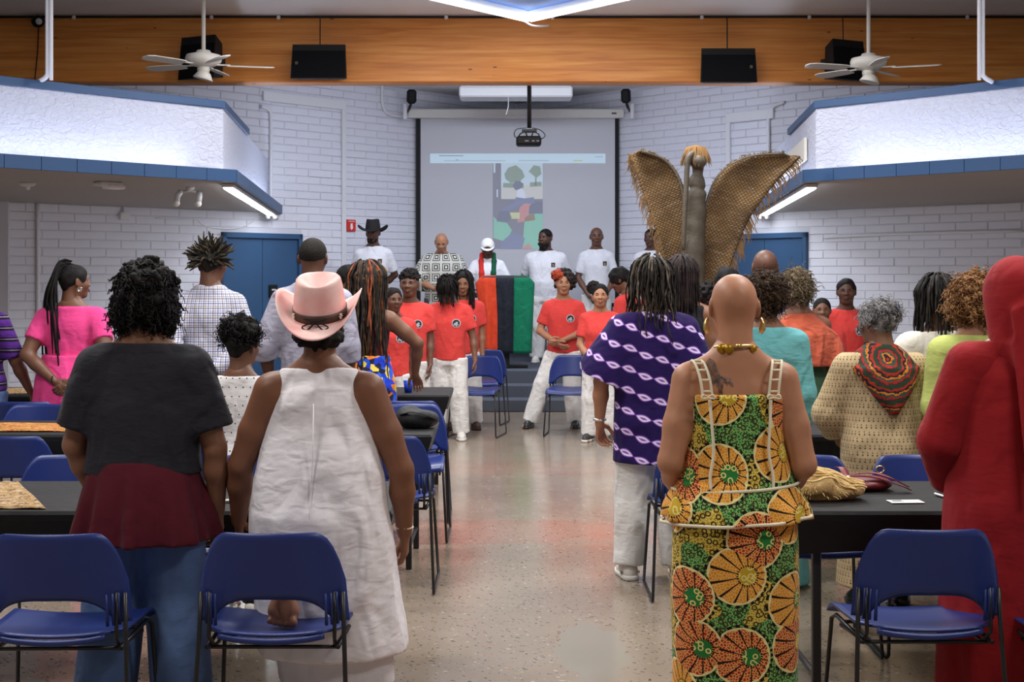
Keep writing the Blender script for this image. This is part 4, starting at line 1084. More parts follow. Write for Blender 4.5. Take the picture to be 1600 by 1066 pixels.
    def frizz(s, mats, shape, n=700, L=.035, r=.0022, seed=1, name='hair_curls', facecut=True, turn=2.2, fall=.45, stand=.75):
        """springy little coils that stand off a curly mass"""
        g = np.random.default_rng(seed); E = np.array(shape, float); it = []; t = np.linspace(0, 1, 9)
        for i in range(n):
            e = E[g.integers(len(E))]; d = g.normal(size=3); d /= np.linalg.norm(d)
            q = e[:3]+d*e[3:]*.97
            if facecut and q[1] > .45 and q[2] < .45: continue
            b = s.P(*q); a = np.cross(d, [0.3, 0.5, 0.8]); a /= np.linalg.norm(a); c = np.cross(d, a); l = L*(.5+.8*g.random()); w_ = .006+.006*g.random(); ph = g.random()*6
            dr = d*stand+np.array([0, 0, -fall]); side = g.normal(size=3)*.3
            P_ = b+np.outer(t*l, dr+side)+np.outer(w_*np.sin(t*6.28*turn+ph), a)+np.outer(w_*np.cos(t*6.28*turn+ph), c)
            it.append((s.xf(P_), r*np.linspace(1.2, .6, 9), int(g.integers(len(mats)) if isinstance(mats, (list, tuple)) else 0)))
        o = strands(name, it, mats, s.root, 4); return o
    def locs(s, mats, n=90, length=.45, r=.0065, seed=1, back=True, spread=1.0, name='hair', lenvar=.25, root=None, out=.04, arc=(20, 340), taper=.6, top=0.2, wav=.012, bodypush=.0):
        """strands that leave the scalp, follow the skull and hang down"""
        g = np.random.default_rng(seed); u = s.u; items = []; G3 = np.array(s.M.to_3x3()); up = G3.T@np.array([0, 0, 1.0])
        for i in range(n):
            a = R(arc[0]+(arc[1]-arc[0])*g.random())             # angle around the head, 0 = front
            el = R(10+75*g.random()**.8)
            d0 = np.array([math.sin(a)*math.cos(el), math.cos(a)*math.cos(el), math.sin(el)])
            L = length*(1-lenvar+2*lenvar*g.random()); step = .022; pts = []
            th = el; rr = r*(.75+.5*g.random()); layer = out*(.3+1.0*g.random())
            x = 0
            ctr = s.P(0, -.11, .22); rad = np.array([.70*u, .88*u, .78*u])+layer
            while x < L and th > -.15:
                d = np.array([math.sin(a)*math.cos(th), math.cos(a)*math.cos(th), math.sin(th)])
                pts.append(ctr+d*rad*(1+.03*math.sin(9*th+i))); th -= step/float(np.mean(rad)); x += step
            p = pts[-1].copy() if pts else ctr+d0*rad
            ph = g.random()*6; sw = (g.random(2)-.5)*.10*spread
            while x < L:
                x += step
                p = p-up*step+np.array([math.sin(a)*.0+sw[0]*step*2, sw[1]*step*2-bodypush*step, 0])+np.array([math.sin(x*38+ph), math.cos(x*31+ph), 0])*wav*.18
                pts.append(p.copy())
            if len(pts) < 3: continue
            P_ = s.xf(np.array(pts)); R_ = rr*np.linspace(1, taper, len(pts)); R_[-1] *= .5
            items.append((P_, R_, int(g.integers(len(mats)) if isinstance(mats, (list, tuple)) else 0)))
        return strands(name, items, mats, s.root)
    def spikes(s, mats, n=130, length=.07, r=.011, seed=1, name='hair', facing=True):
        g = np.random.default_rng(seed); items = []
        for i in range(n):
            d = g.normal(size=3); d /= np.linalg.norm(d)
            if d[2] < -.35 or (d[1] > .35 and d[2] < .35): continue
            b = s.P(0, -.11, .24)+d*np.array([.66, .84, .74])*s.u
            L = length*(.7+.6*g.random()); k = d+g.normal(size=3)*.35; k /= np.linalg.norm(k)
            pts = [b, b+d*L*.5+k*L*.05, b+d*L*.5+k*L*.5]
            items.append((s.xf(np.array(pts)), [r, r*.85, r*.35], int(g.integers(len(mats)))))
        return strands(name, items, mats, s.root)
# ------------------------------------------------------------------ chairs
def chair_plastic(): 
    g = G('blue_shell'); f = g.n('TexNoise', Vector=g.ob(), Scale=3.0, Detail=2.0)
    g.bump(g.n('TexNoise', Vector=g.ob(), Scale=500.0), 0.06, 0.001)
    return g.fin(g.mix(f, c8(26, 44, 106), c8(31, 50, 116)), 0.38, 0.45)
SHELL = chair_plastic(); ROD = plain('black_rod', (0.014, 0.014, 0.016), 0.35)
def make_chair():
    """local: sitter faces +Y, backrest at -Y"""
    t = empty('stacking_chair', (0, 0, 0), 0, 'blue plastic stacking chair', 'chair', 'blue stacking chairs')
    def back(u, v):
        x = (u*2-1); z = v
        half = .228+.012*(1-v)
        e = .13                                                    # rounded upper corners
        zt = .79; zb0 = .505+.075*max(0, 1-(abs(x)/.80)**4)           # arched lower edge
        top = zt-(.155*max(0, (abs(x)-.60)/.40)**2.4)
        zz_ = zb0+(top-zb0)*v
        return (x*half, -.215-.10*(zz_-.5)+.075*x*x*(0.6+.4*v)+.02*(1-v), zz_)
    m = MB(); m.grid(back, 26, 10, .011); b = m.build('backrest', SHELL, t, True)
    for g in (-1, 1):
        for k in range(3): MB().tube([(g*(.205-.016*k), -.172-.012*k, .50), (g*(.203-.016*k), -.182-.013*k, .60)], [.006, .003], 6).build('backrest_rib', SHELL, b, True)
    def seat(u, v):
        x = u*2-1; y = -.20+.43*v
        half = .215+.015*v-(.06*max(0, (.22-v)/.22)**2)
        drop = .035*max(0, (v-.82)/.18)**2
        return (x*half, y, .452-.012*math.cos(x*1.4)*math.sin(v*PI)-drop+.012*x*x+.010*(1-v))
    m = MB(); m.grid(seat, 18, 14, -.010); st = m.build('seat', SHELL, t, True)
    m = MB()
    rim = [(-.165, -.193, .466), (-.10, -.198, .455), (0, -.200, .449), (.10, -.198, .455), (.165, -.193, .466)]
    m.tube(smooth_path(rim, 4), .011, 8); m.build('seat_rim', SHELL, st, True)
    for g in (-1, 1):
        pts = [(g*.222, -.178, .60), (g*.226, -.186, .47), (g*.246, -.238, .02), (g*.246, -.225, .010), (g*.246, .225, .010), (g*.244, .238, .02), (g*.222, .190, .415), (g*.212, .165, .430), (g*.205, -.17, .425)]
        MB().tube(pts, .0075, 8).build('leg_frame', ROD, t, True)
        MB().tube([(g*.196, -.175, .60), (g*.196, -.182, .46), (g*.19, -.12, .415), (g*.20, .15, .400)], .0065, 8).build('side_rail', ROD, t, True)
    for y, z in ((-.13, .415), (.13, .415)): MB().tube([(-.205, y, z), (.205, y, z)], .0065, 8).build('crossbar', ROD, t, True)
    return t
chair0 = make_chair(); used = [False]
def chair(x, y, face, label, grp='blue stacking chairs'):
    o = copy_tree(chair0) if used[0] else chair0; used[0] = True
    o.location = (x, y, 0); o.rotation_euler = (0, 0, R(face)); o['label'] = label; o['group'] = grp
    return o
# ------------------------------------------------------------------ tables with stretch covers
COVER = cloth('black_cover', (0.010, 0.010, 0.011), .7, .12)
def table(x0, y0, L, label, W=.76):
    t = empty('folding_table', (x0, y0, 0), 0, label, 'table', 'covered tables')
    m = MB(); b = .012; zt = .74; lg = .055
    top = [(0, 0), (L, 0), (L, W), (0, W)]
    def ring(ins, z, n=14):
        P = []
        for i in range(4):
            a, c = top[i], top[(i+1) % 4]
            for k in range(n):
                s_ = k/n; x = a[0]+(c[0]-a[0])*s_; y = a[1]+(c[1]-a[1])*s_
                P.append((min(max(x, ins), L-ins), min(max(y, ins), W-ins), z(s_) if callable(z) else z))
        return P
    R_ = [ring(.010, zt), ring(.0, zt-.012), ring(.004, zt-.035), ring(.045, lambda s_: .575+.028*math.sin(PI*s_))]
    n = len(R_[0]); vs = [p for r_ in R_ for p in r_]
    fs = [(j*n+k, (j+1)*n+k, (j+1)*n+(k+1) % n, j*n+(k+1) % n) for j in range(3) for k in range(n)]+[tuple(range(n))]
    m.add(vs, fs); m.build('table_cover', COVER, t)
    MB().box((L/2, W/2, zt-.03), (L-.04, W-.04, .035), bev=.008).build('tabletop', plain('table_grey', c8(80, 80, 80), .5), t)
    for lx in (.13, L-.13):
        for ly in (.09, W-.09): MB().box((lx, ly, .355), (.032, .032, .71), bev=.004).build('leg', BLK, t)
        MB().tube([(lx, .09, .12), (lx, W-.09, .12)], .012).build('leg_brace', BLK, t)
    return t
Y1, Y2, Y3 = 5.0, 7.45, 9.97
LX = -.43; RX = .985
table(LX-1.83, Y1, 1.83, 'black covered table at the front left behind the two nearest chairs')
table(LX-1.83, Y2, 1.83, 'black covered table of the second left row, at the aisle'); table(LX-3.68, Y2, 1.83, 'black covered table of the second left row, at the wall side with the orange runner')
table(LX-1.85, Y3, 1.83, 'black covered table of the third left row that a hand rests on'); table(LX-3.70, Y3, 1.83, 'black covered table of the third left row behind the pink dress')
table(RX, Y1, 1.83, 'black covered table at the front right with the straw bag')
table(RX+.10, Y2, 1.83, 'black covered table of the second right row behind the patterned beige dress'); 
# chairs: front row
chair(PX(76, 4.3), 4.50, 2, 'blue chair in the near left corner beside the blue jeans')
chair(PX(424, 4.33), 4.52, 0, 'blue chair nearest the camera with a bare foot on its seat')
chair(PX(1457, 4.36), 4.58, 0, 'blue chair in front of the right table before the red robe')
chair(PX(1738, 4.3), 4.42, -3, 'blue chair cut off at the right edge of the picture')
# far side of the first left table, facing it
chair(-1.96, Y1+.98, 180, 'dark blue chair across the front left table, nearest the picture edge'); chair(-1.14, Y1+.98, 180, 'dark blue chair across the front left table behind the dark T-shirt')
# near side of the second left table
chair(-2.52, Y2-.30, 0, 'blue chair at the second left table above the tan mat'); chair(-1.62, Y2-.32, 0, 'blue chair at the second left table beside the dotted white top'); chair(PX(600, 6.9), Y2-.3, 0, 'blue chair at the second left table partly behind the white dress')
chair(-2.96, Y2+1.03, 180, 'dark blue chair across the second left table before the pink dress'); chair(PX(640, 8.6), Y2+1.05, 180, 'blue chair across the second left table at the aisle')
chair(-3.12, Y3-.88, 0, 'dark blue chair at the third left table beside the jeans'); chair(PX(645, 9.2), Y3-.82, 0, 'blue chair at the third left table by the aisle with a dark back')
# right side
chair(PX(1262, 6.05), Y1+.98, 180, 'dark blue chair across the right table behind the straw bag'); chair(PX(1446, 6.05), Y1+.98, 180, 'dark blue chair across the right table beside the red robe')
chair(.93, 6.98, 0, 'blue chair beside the white trousers of the purple tunic')
# chairs of the young people near the steps
chair(PX(745, 13.75), 13.95, 168, 'blue chair right behind the child with the bowed head'); chair(PX(752, 14.5), 15.12, 168, 'blue chair at the aisle before the steps, the rear one'); chair(PX(636, 13.7), 13.9, 175, 'blue chair left of the child with the bowed head')
chair(PX(893, 13.75), 14.0, 172, 'blue chair between the leaning child and the child with a bun')
# ------------------------------------------------------------------ things on the tables
def mottled(name, stops, sc=22.0, st=(1, 1, 1), rot=0.0):
    g = G(name); v = g.map(g.ob(), st, rot=(0, 0, rot)); f = g.n('TexNoise', Vector=v, Scale=sc, Detail=3.0, Distortion=1.5)
    g.bump(f, .2, .003); return g.fin(g.ramp(f, stops, True), .85, .2)
MATM = mottled('tan_print', [(0, c8(70, 52, 40)), (.42, c8(150, 116, 72)), (.48, c8(176, 148, 100)), (.55, c8(120, 78, 44)), (.60, c8(186, 178, 164))], 46.0, (.7, 1.3, 1), .6)
RUNM = mottled('orange_print', [(0, c8(120, 40, 26)), (.43, c8(186, 128, 52)), (.48, c8(200, 160, 96)), (.54, c8(170, 62, 36)), (.60, c8(100, 104, 46))], 30.0, (.5, 1.5, 1), .4)
def matcloth(pts, z, mat, name, label, cat):
    t = empty(name, (0, 0, 0), 0, label, cat)
    a, b, c, d = [Vector(p) for p in pts]; r2 = np.random.default_rng(2)
    def fn(u, v):
        p = a.lerp(b, u).lerp(d.lerp(c, u), v); return (p.x, p.y, z+.004+.002*math.sin(23*u+9*v)+.0015*math.sin(31*v))
    MB().grid(fn, 20, 10, .003).build('cloth', mat, t, True); return t
matcloth([(-2.22, 5.04), (PX(72, 5.04), 5.04), (PX(28, 5.70), 5.70), (-2.22, 5.70)], .743, MATM, 'table_mat', 'tan and brown printed mat on the front left table', 'table mat')
matcloth([(-3.9, 7.58), (-1.85, 7.58), (-1.9, 8.02), (-3.9, 8.02)], .743, RUNM, 'table_runner', 'orange and green printed runner on the second left table', 'table runner')
matcloth([(-4.0, 10.06), (-2.3, 10.06), (-2.3, 10.6), (-4.0, 10.6)], .743, MATM, 'table_runner', 'pale printed runner on the third left table behind the pink dress', 'table runner')
STRAW = plain('raffia', c8(208, 180, 124), .85, .2, var=.22, vs=60, bump=.9, bs=150)
d0 = 5.16
t = empty('straw_bag', (PX(1298, d0), d0+.12, .742), 0, 'frayed straw bag lying on the right table', 'bag')
v = Vol((-.20, -.16, -.02), (.20, .16, .16), .006)
v.ell((-.06, 0, .055), (.125, .10, .060), .03); v.ell((.05, .01, .035), (.11, .09, .04), .03); v.ell((-.10, .03, .05), (.06, .08, .05), .03); v.noise(.004, 120, 4); v.cutplane((0, 0, 0), (0, 0, -1))
V, Q = v.nets(); link('bag_body', quadmesh('bag_body', V, Q), t, STRAW, True)
g_ = np.random.default_rng(5); it = []
for i in range(240):
    a = g_.random()*2*PI; b = np.array([-.03+.145*math.cos(a), .09*math.sin(a), .02+.05*g_.random()]); dr = np.array([math.cos(a), math.sin(a), .15*g_.normal()])
    if i % 3 == 0: b = np.array([-.12+.10*g_.random(), .04+.04*g_.random(), .09+.015*g_.random()]); dr = np.array([g_.normal()*.5, g_.normal()*.5, 1.0])
    L = (.018+.03*g_.random())*(.5 if i % 3 == 0 else 1); it.append(([b, b+dr*L*.6, b+dr*L+np.array([0, 0, -.006])], [.0020, .0017, .0008]))
strands('bag_fringe', it, STRAW, t, 3)['kind'] = 'stuff'
def bz(x, y): dd = (V[:, 0]-x)**2+(V[:, 1]-y)**2; return float(V[dd < .00025, 2].max()) if (dd < .00025).any() else .01
it = []
for k in range(15):
    P_ = [(x, -.09+.0125*k+.012*math.sin(x*20+k), 0) for x in np.linspace(-.165, .15, 16)]
    P_ = [(x, y, bz(x, y)+.0005) for x, y, _ in P_ if bz(x, y) > .02]
    if len(P_) > 3: it.append((np.array(P_)+np.random.default_rng(k).normal(size=(len(P_), 3))*.0012, .0042))
strands('bag_braids', it, STRAW, t, 5)['kind'] = 'stuff'
for q in (0, 1): MB().tube(smooth_path([(-.17, -.02+.03*q, .05), (-.13, -.05, .075-.035*q), (-.08, -.085, .085-.03*q)], 4), .006, 6).build('tie_cord', plain('brown_cord', c8(70, 44, 26), .7), t, True)
MAR = plain('maroon_leather', c8(112, 36, 44), .45, var=.15, vs=30, bump=.2, bs=90)
t = empty('maroon_bag', (PX(1336, 5.5), 5.52, .742), 0, 'flat maroon leather bag with straps on the right table', 'bag')
v = Vol((-.17, -.13, -.01), (.2, .13, .08), .006); v.ell((-.02, 0, .022), (.14, .10, .026), .02); v.ell((.08, .0, .024), (.07, .08, .026), .02); v.cutplane((0, 0, 0), (0, 0, -1)); V, Q = v.nets(); link('bag_body', quadmesh('bag_body', V, Q), t, MAR, True)
def strap(pts, w_, name, par, mat=MAR):
    P = smooth_path(pts, 5); m = MB()
    def fn(u, v_):
        i = u*(len(P)-1); k = min(int(i), len(P)-2); p = P[k]*(1-(i-k))+P[k+1]*(i-k); tn = P[k+1]-P[k]; nn = np.array([-tn[1], tn[0], 0]); nn /= max(np.linalg.norm(nn), 1e-6)
        return tuple(p+nn*(v_-.5)*w_)
    m.grid(fn, len(P)-1, 2, .004); return m.build(name, mat, par, True)
strap([(-.16, -.02, .045), (-.06, -.05, .062), (.06, -.06, .06), (.16, -.09, .03), (.20, -.09, .012)], .024, 'strap', t); strap([(.0, .04, .055), (.07, -.01, .068), (.13, -.06, .055), (.20, -.06, .02)], .024, 'strap', t); strap([(-.05, .06, .08), (-.045, .0, .085), (-.04, -.06, .055)], .030, 'strap', t)
m = MB(); m.tube([(.016*math.cos(a)-.04, -.075, .045+.016*math.sin(a)) for a in np.linspace(0, 2*PI, 14)], .003, 6); m.build('ring', plain('chrome', (.7, .7, .7), .2, metal=1), t, True)
m = MB(); m.tube([(.016*math.cos(a)+.11, .02, .075+.014*math.sin(a)) for a in np.linspace(0, 2*PI, 14)], .003, 6); m.build('ring', plain('gilt', (.6, .45, .2), .3, metal=1), t, True)
PAPER = plain('paper', c8(226, 224, 226), .7)
t = empty('paper_card', (PX(1415, 5.2), 5.2, .7425), R(4), 'white printed card lying on the right table', 'card'); MB().box((0, 0, .0015), (.125, .07, .002)).build('card_sheet', PAPER, t)
m = MB(); [m.box((-.03, .022-.012*i, .0032), (.045-.01*(i % 2), .003, .0004)) for i in range(3)]; m.build('print_lines', plain('ink', (.1, .1, .12), .7), t)['kind'] = 'stuff'
t = empty('phone', (PX(1489, 5.28), 5.3, .7425), R(12), 'pale phone on the right table beside the red robe', 'phone'); MB().box((0, 0, .006), (.07, .145, .010), bev=.004).build('phone_case', plain('phone_pale', c8(200, 198, 206), .3), t); MB().box((0, 0, .0118), (.06, .13, .001)).build('phone_screen', plain('phone_glass', (.02, .02, .03), .1), t)
t = empty('key_bunch', (PX(362, 5.15), 5.2, .7425), R(10), 'bunch of metal keys on the front left table by the hand', 'keys'); ST = plain('key_steel', (.6, .58, .5), .3, metal=1)
for a in (-.5, .0, .5): MB().tube([(0, 0, .006), (-.05*math.cos(a), .05*math.sin(a), .006)], [.006, .003], 6).build('key', ST, t)
m = MB(); m.tube([(.014*math.cos(a)+.012, .014*math.sin(a), .008) for a in np.linspace(0, 2*PI, 14)], .002, 5); m.build('key_ring', ST, t, True)
BAGB = cloth('black_bag', (.012, .012, .014), .6, .3)
t = empty('black_bag', (PX(652, 7.75), 7.78, .742), R(8), 'slouchy black bag on the second left table by the aisle', 'bag')
v = Vol((-.16, -.14, -.01), (.16, .14, .16), .008); v.ell((0, 0, .05), (.12, .10, .055), .03); v.ell((-.05, .02, .07), (.07, .07, .05), .03); v.noise(.005, 60, 3); v.cutplane((0, 0, 0), (0, 0, -1)); V, Q = v.nets(); link('bag_body', quadmesh('bag_body', V, Q), t, BAGB, True)
strap([(-.1, -.04, .08), (-.03, -.10, .10), (.06, -.09, .07), (.11, -.02, .04)], .02, 'strap', t, BAGB)
t = empty('blue_cup', (PX(637, 10.15), 10.2, .742), 0, 'small blue cup on the third left table', 'cup'); MB().lathe([(.026, 0), (.036, .085), (.033, .085), (.024, .004), (.001, .004)], 18).build('cup_wall', plain('cup_blue', c8(30, 70, 190), .4), t, True); MB().lathe([(.036, .083), (.038, .086), (.036, .089), (.033, .086)], 18).build('rim', plain('cup_rim', c8(60, 100, 210), .4), t, True)
# ------------------------------------------------------------------ lectern with draped flag, on the stage
SZ = .444
t = empty('lectern', (PX(789, 17.6), 17.6, SZ), 0, 'black pedestal lectern standing on the stage under a flag', 'lectern')
MB().box((0, 0, .02), (.58, .06, .035), bev=.006).build('base_bar', BLK, t); MB().box((0, 0, .02), (.06, .42, .035), bev=.006).build('base_bar', BLK, t)
MB().box((.02, 0, .56), (.075, .06, 1.06), bev=.006).build('post', BLK, t); MB().box((0, .02, 1.10), (.56, .40, .03), Matrix.Rotation(R(-14), 3, 'X'), .006).build('reading_desk', BLK, t)
def flag_mesh():
    t = empty('flag', (PX(789, 17.6), 17.6, SZ), 0, 'red, black and green striped flag draped over the lectern', 'flag')
    W = [(-.37, -.115), (-.115, .115), (.115, .37)]; cols = (c8(206, 64, 34), c8(26, 30, 40), c8(8, 110, 78)); nm = ('red_stripe', 'black_stripe', 'green_stripe')
    for (a, b), c, n in zip(W, cols, nm):
        def fn(u, v):
            x = a+(b-a)*u; s_ = v*1.32                       # along the cloth: over the desk, then down the front
            fold = math.sin(x*21+1.2)*.5+math.sin(x*43)*.25
            if s_ < .36: y = .22-s_*1.10; z = 1.17-.04*s_
            else: y = -.18-.02*math.sin((s_-.36)*2)-.035*fold*min(1, (s_-.36)*2.2); z = 1.155-(s_-.36)
            edge = max(0, abs(x)-.27)/.11
            z -= edge**1.5*.10*(1 if s_ < .5 else max(0, 1-(s_-.5)*1.6)); y += edge*.05
            sx = 1+(-.20*max(0, min(1, (s_-.36)*2)) if x < 0 else -.10*max(0, s_-.36))
            if x < 0: z += .10*max(0, s_-.4)*(-x/.385)*.5
            return (x*sx, y, max(z, .02))
        MB().grid(fn, 10, 34, .004).build(n, cloth('flag_'+n, c, .7, .3), t, True)
flag_mesh()
# ------------------------------------------------------------------ winged sculpture
def weave():
    g = G('woven_palm'); p = g.uv(); x, y, z = g.xyz(p)
    rowf = g.m_('FRACT', g.m_('MULTIPLY', y, 56.0)); row = g.m_('FLOOR', g.m_('MULTIPLY', y, 56.0))
    cx = g.m_('FRACT', g.m_('ADD', g.m_('MULTIPLY', x, 30.0), g.m_('MULTIPLY', row, 0.5)))
    dot = g.m_('MULTIPLY', g.m_('LESS_THAN', g.m_('ABSOLUTE', g.m_('SUBTRACT', cx, .5)), .26), g.m_('LESS_THAN', g.m_('ABSOLUTE', g.m_('SUBTRACT', rowf, .5)), .30))
    n1 = g.n('TexNoise', Vector=p, Scale=4.0, Detail=3.0); n2 = g.n('TexNoise', Vector=g.map(p, (2, 26, 1)), Scale=3.0, Detail=2.0)
    base = g.ramp(n1, [(.3, c8(84, 64, 42)), (.55, c8(116, 90, 58)), (.75, c8(140, 114, 78))])
    base = g.mix(g.m_('MULTIPLY', g.m_('GREATER_THAN', n2, .60), .55), base, c8(140, 128, 114))
    col = g.mix(g.m_('MULTIPLY', dot, .75), base, c8(44, 32, 22))
    g.bump(g.m_('ADD', g.m_('MULTIPLY', g.m_('SINE', g.m_('MULTIPLY', y, 352.0)), .5), g.m_('MULTIPLY', dot, -.5)), .5, .006)
    return g.fin(col, .85, .2)
WEAVE = weave(); BARK = plain('carved_wood', c8(84, 76, 64), .55, var=.35, vs=14, bump=.5, bs=40, bd=.008); FRIN = plain('palm_fringe', c8(120, 92, 58), .9, var=.3, vs=20)
SD = 12.1; SZ = 0.0
t = empty('winged_sculpture', (PX(1085, SD), SD, 0), 0, 'tall carved wooden figure with two spread woven palm wings', 'sculpture')
wx = lambda x: PX(x, SD)-PX(1085, SD); wz = lambda y: PZ(y, SD)-SZ
v = Vol((-.35, -.3, -.02), (.35, .3, 2.85), .013)
v.cone((wx(1076), 0, 0), (wx(1080), 0, wz(420)), .135,.12,.04); v.cone((wx(1080), 0, wz(420)), (wx(1087), 0, wz(335)), .12, .088, .04); v.cone((wx(1087), 0, wz(335)), (wx(1088), -.01, wz(318)), .088, .085, .02)
v.ell((wx(1088), -.02, wz(308)), (.092, .085, .085), .02); v.cone((wx(1090), 0, wz(300)), (wx(1091), 0, wz(262)), .046, .050, .012); v.ell((wx(1090), -.05, wz(253)), (.07, .085, .07), .015); v.ell((wx(1084), -.03, wz(243)), (.07, .07, .063), .015)
v.cone((wx(1090), 0, wz(288)), (wx(1090), 0, wz(282)), .07, .07, .005)
v.noise(.006, 30, 9); V, Q = v.nets(); link('figure_body', quadmesh('figure_body', V, Q), t, BARK, True)
m = MB(); m.tube(smooth_path([(wx(1083), -.07, wz(240)), (wx(1073), -.10, wz(250)), (wx(1070), -.105, wz(290)), (wx(1067), -.115, wz(340)), (wx(1065), -.12, wz(392))], 5), [.030]*6+[.024]*8+[.022]*6+[.012], 10); m.build('beak', BARK, t, True)
def wing(outer, inner, name, y0, sweep):
    """outer and inner: outlines from root up to the tip, in picture points at the sculpture's distance"""
    A = smooth_path([(wx(x), 0, wz(y)) for x, y in outer], 6); B = smooth_path([(wx(x), 0, wz(y)) for x, y in inner], 6)
    def at(P, u): i = u*(len(P)-1); k = min(int(i), len(P)-2); return P[k]*(1-(i-k))+P[k+1]*(i-k)
    def fn(u, v_):
        p = at(B, u)*(1-v_)+at(A, u)*v_; xx_ = p[0]
        return (xx_, y0+sweep*abs(xx_)+.05*math.sin(v_*PI)-.03*math.sin(u*6), p[2])
    m = MB(); nu, nv = 30, 10; m.grid(fn, nu, nv, .02); o = m.build(name, WEAVE, t, True)
    me = o.data; co = np.array([vv.co[:] for vv in me.vertices]); L = np.empty(len(me.loops), np.int32); me.loops.foreach_get('vertex_index', L)
    th = .42 if outer[-1][0] < 1085 else -.25
    uv = np.stack([co[L, 0]*math.cos(th)+co[L, 2]*math.sin(th), -co[L, 0]*math.sin(th)+co[L, 2]*math.cos(th)], 1).astype(np.float32); me.uv_layers.new(name='weave').data.foreach_set('uv', uv.ravel())
    g = np.random.default_rng(4); it = []
    for i in range(150):
        u = .12+.88*g.random(); p = np.array(fn(u, 1.0)); q = np.array(fn(u, .9)); dr = (p-q); dr /= max(np.linalg.norm(dr), 1e-6)
        L = .04+.09*g.random(); it.append(([p-dr*.02, p+dr*L*.35+np.array([0, 0, -.3*L]), p+dr*L*.35+np.array([.02*g.normal(), 0, -L])], [.005, .004, .0015]))
    for i in range(60):
        u = .3+.7*g.random(); p = np.array(fn(u, 0.0)); it.append(([p, p+np.array([.01*g.normal(), -.01, .02]), p+np.array([.02*g.normal(), -.01, .025])], [.005, .004, .0015]))
    f = strands('wing_fringe', it, FRIN, o, 4); f['kind'] = 'stuff'
    MB().tube([fn(i/nu, 0.0) for i in range(nu+1)], .016, 6).build('wing_edge', BARK, o, True)
wing([(1046, 446), (1035, 398), (1022, 348), (1006, 300), (994, 262), (984, 240)], [(1072, 446), (1072, 380), (1071, 330), (1063, 282), (1040, 250), (1003, 236)], 'left_wing', .05, -.10)
wing([(1128, 464), (1137, 430), (1151, 388), (1174, 338), (1213, 285), (1250, 246)], [(1094, 464), (1099, 400), (1102, 330), (1126, 272), (1170, 245), (1225, 240)], 'right_wing', .05, -.10)
it = []; g_ = np.random.default_rng(8)
TUFT = plain('straw_tuft', c8(128, 94, 54), .9, var=.2, vs=20)
for i in range(150):
    a = g_.random()*2*PI; c = np.array([wx(1087), -.02, wz(236)]); dr = np.array([math.cos(a), math.sin(a)*.8, .0])
    L = .05+.10*g_.random(); it.append(([c+np.array([0, 0, .045]), c+dr*.085+np.array([0, 0, .025]), c+dr*(.11+.03*g_.random())+np.array([0, 0, -L])], [.006, .005, .002]))
strands('head_fringe', it, TUFT, t, 4)['kind'] = 'stuff'
# ------------------------------------------------------------------ printed fabrics
def plaid():
    g = G('plaid_cotton'); x, y, z = g.xyz(g.uv())
    def line(v, per, w_, off=0.0): return g.m_('LESS_THAN', g.m_('FRACT', g.m_('ADD', g.m_('DIVIDE', v, per), off)), w_)
    c = g.mix(0.0, c8(206, 208, 226), c8(206, 208, 226))
    for v in (x, y):
        c = g.mix(g.m_('MULTIPLY', line(v, .032, .16), .85), c, c8(44, 52, 96)); c = g.mix(g.m_('MULTIPLY', line(v, .032, .10, .5), .75), c, c8(74, 70, 90)); c = g.mix(g.m_('MULTIPLY', line(v, .064, .05, .36), .8), c, c8(190, 160, 70))
    return cloth_fin(g, c)
def lens():
    g = G('purple_lens_print'); x, y, z = g.xyz(g.map(g.uv(), (1, 1, 1), rot=(0, 0, R(20))))
    ry = g.m_('DIVIDE', y, .104); row = g.m_('FLOOR', ry); fy = g.m_('SUBTRACT', g.m_('FRACT', ry), .5)
    rx = g.m_('ADD', g.m_('DIVIDE', x, .088), g.m_('MULTIPLY', row, .37)); fx = g.m_('SUBTRACT', g.m_('FRACT', rx), .5)
    wv = g.m_('MULTIPLY', g.m_('SINE', g.m_('MULTIPLY', rx, 3.1)), .05)
    h = g.m_('MULTIPLY', g.m_('SUBTRACT', 1.0, g.m_('POWER', g.m_('MULTIPLY', g.m_('ABSOLUTE', fx), 2.0), 1.8)), .19)
    a = g.m_('SUBTRACT', g.m_('ABSOLUTE', g.m_('ADD', fy, wv)), h)
    n = g.n('TexNoise', Vector=g.map(g.uv(), (30, 160, 1)), Scale=1.0, Detail=2.0)
    c = g.mix(g.m_('LESS_THAN', a, .012), c8(32, 14, 74), c8(112, 62, 160))
    c = g.mix(g.m_('LESS_THAN', a, -.04), c, g.mix(n, c8(198, 168, 222), c8(236, 226, 240)))
    return cloth_fin(g, g.mix(g.m_('LESS_THAN', a, -.14), c, c8(120, 74, 160)))
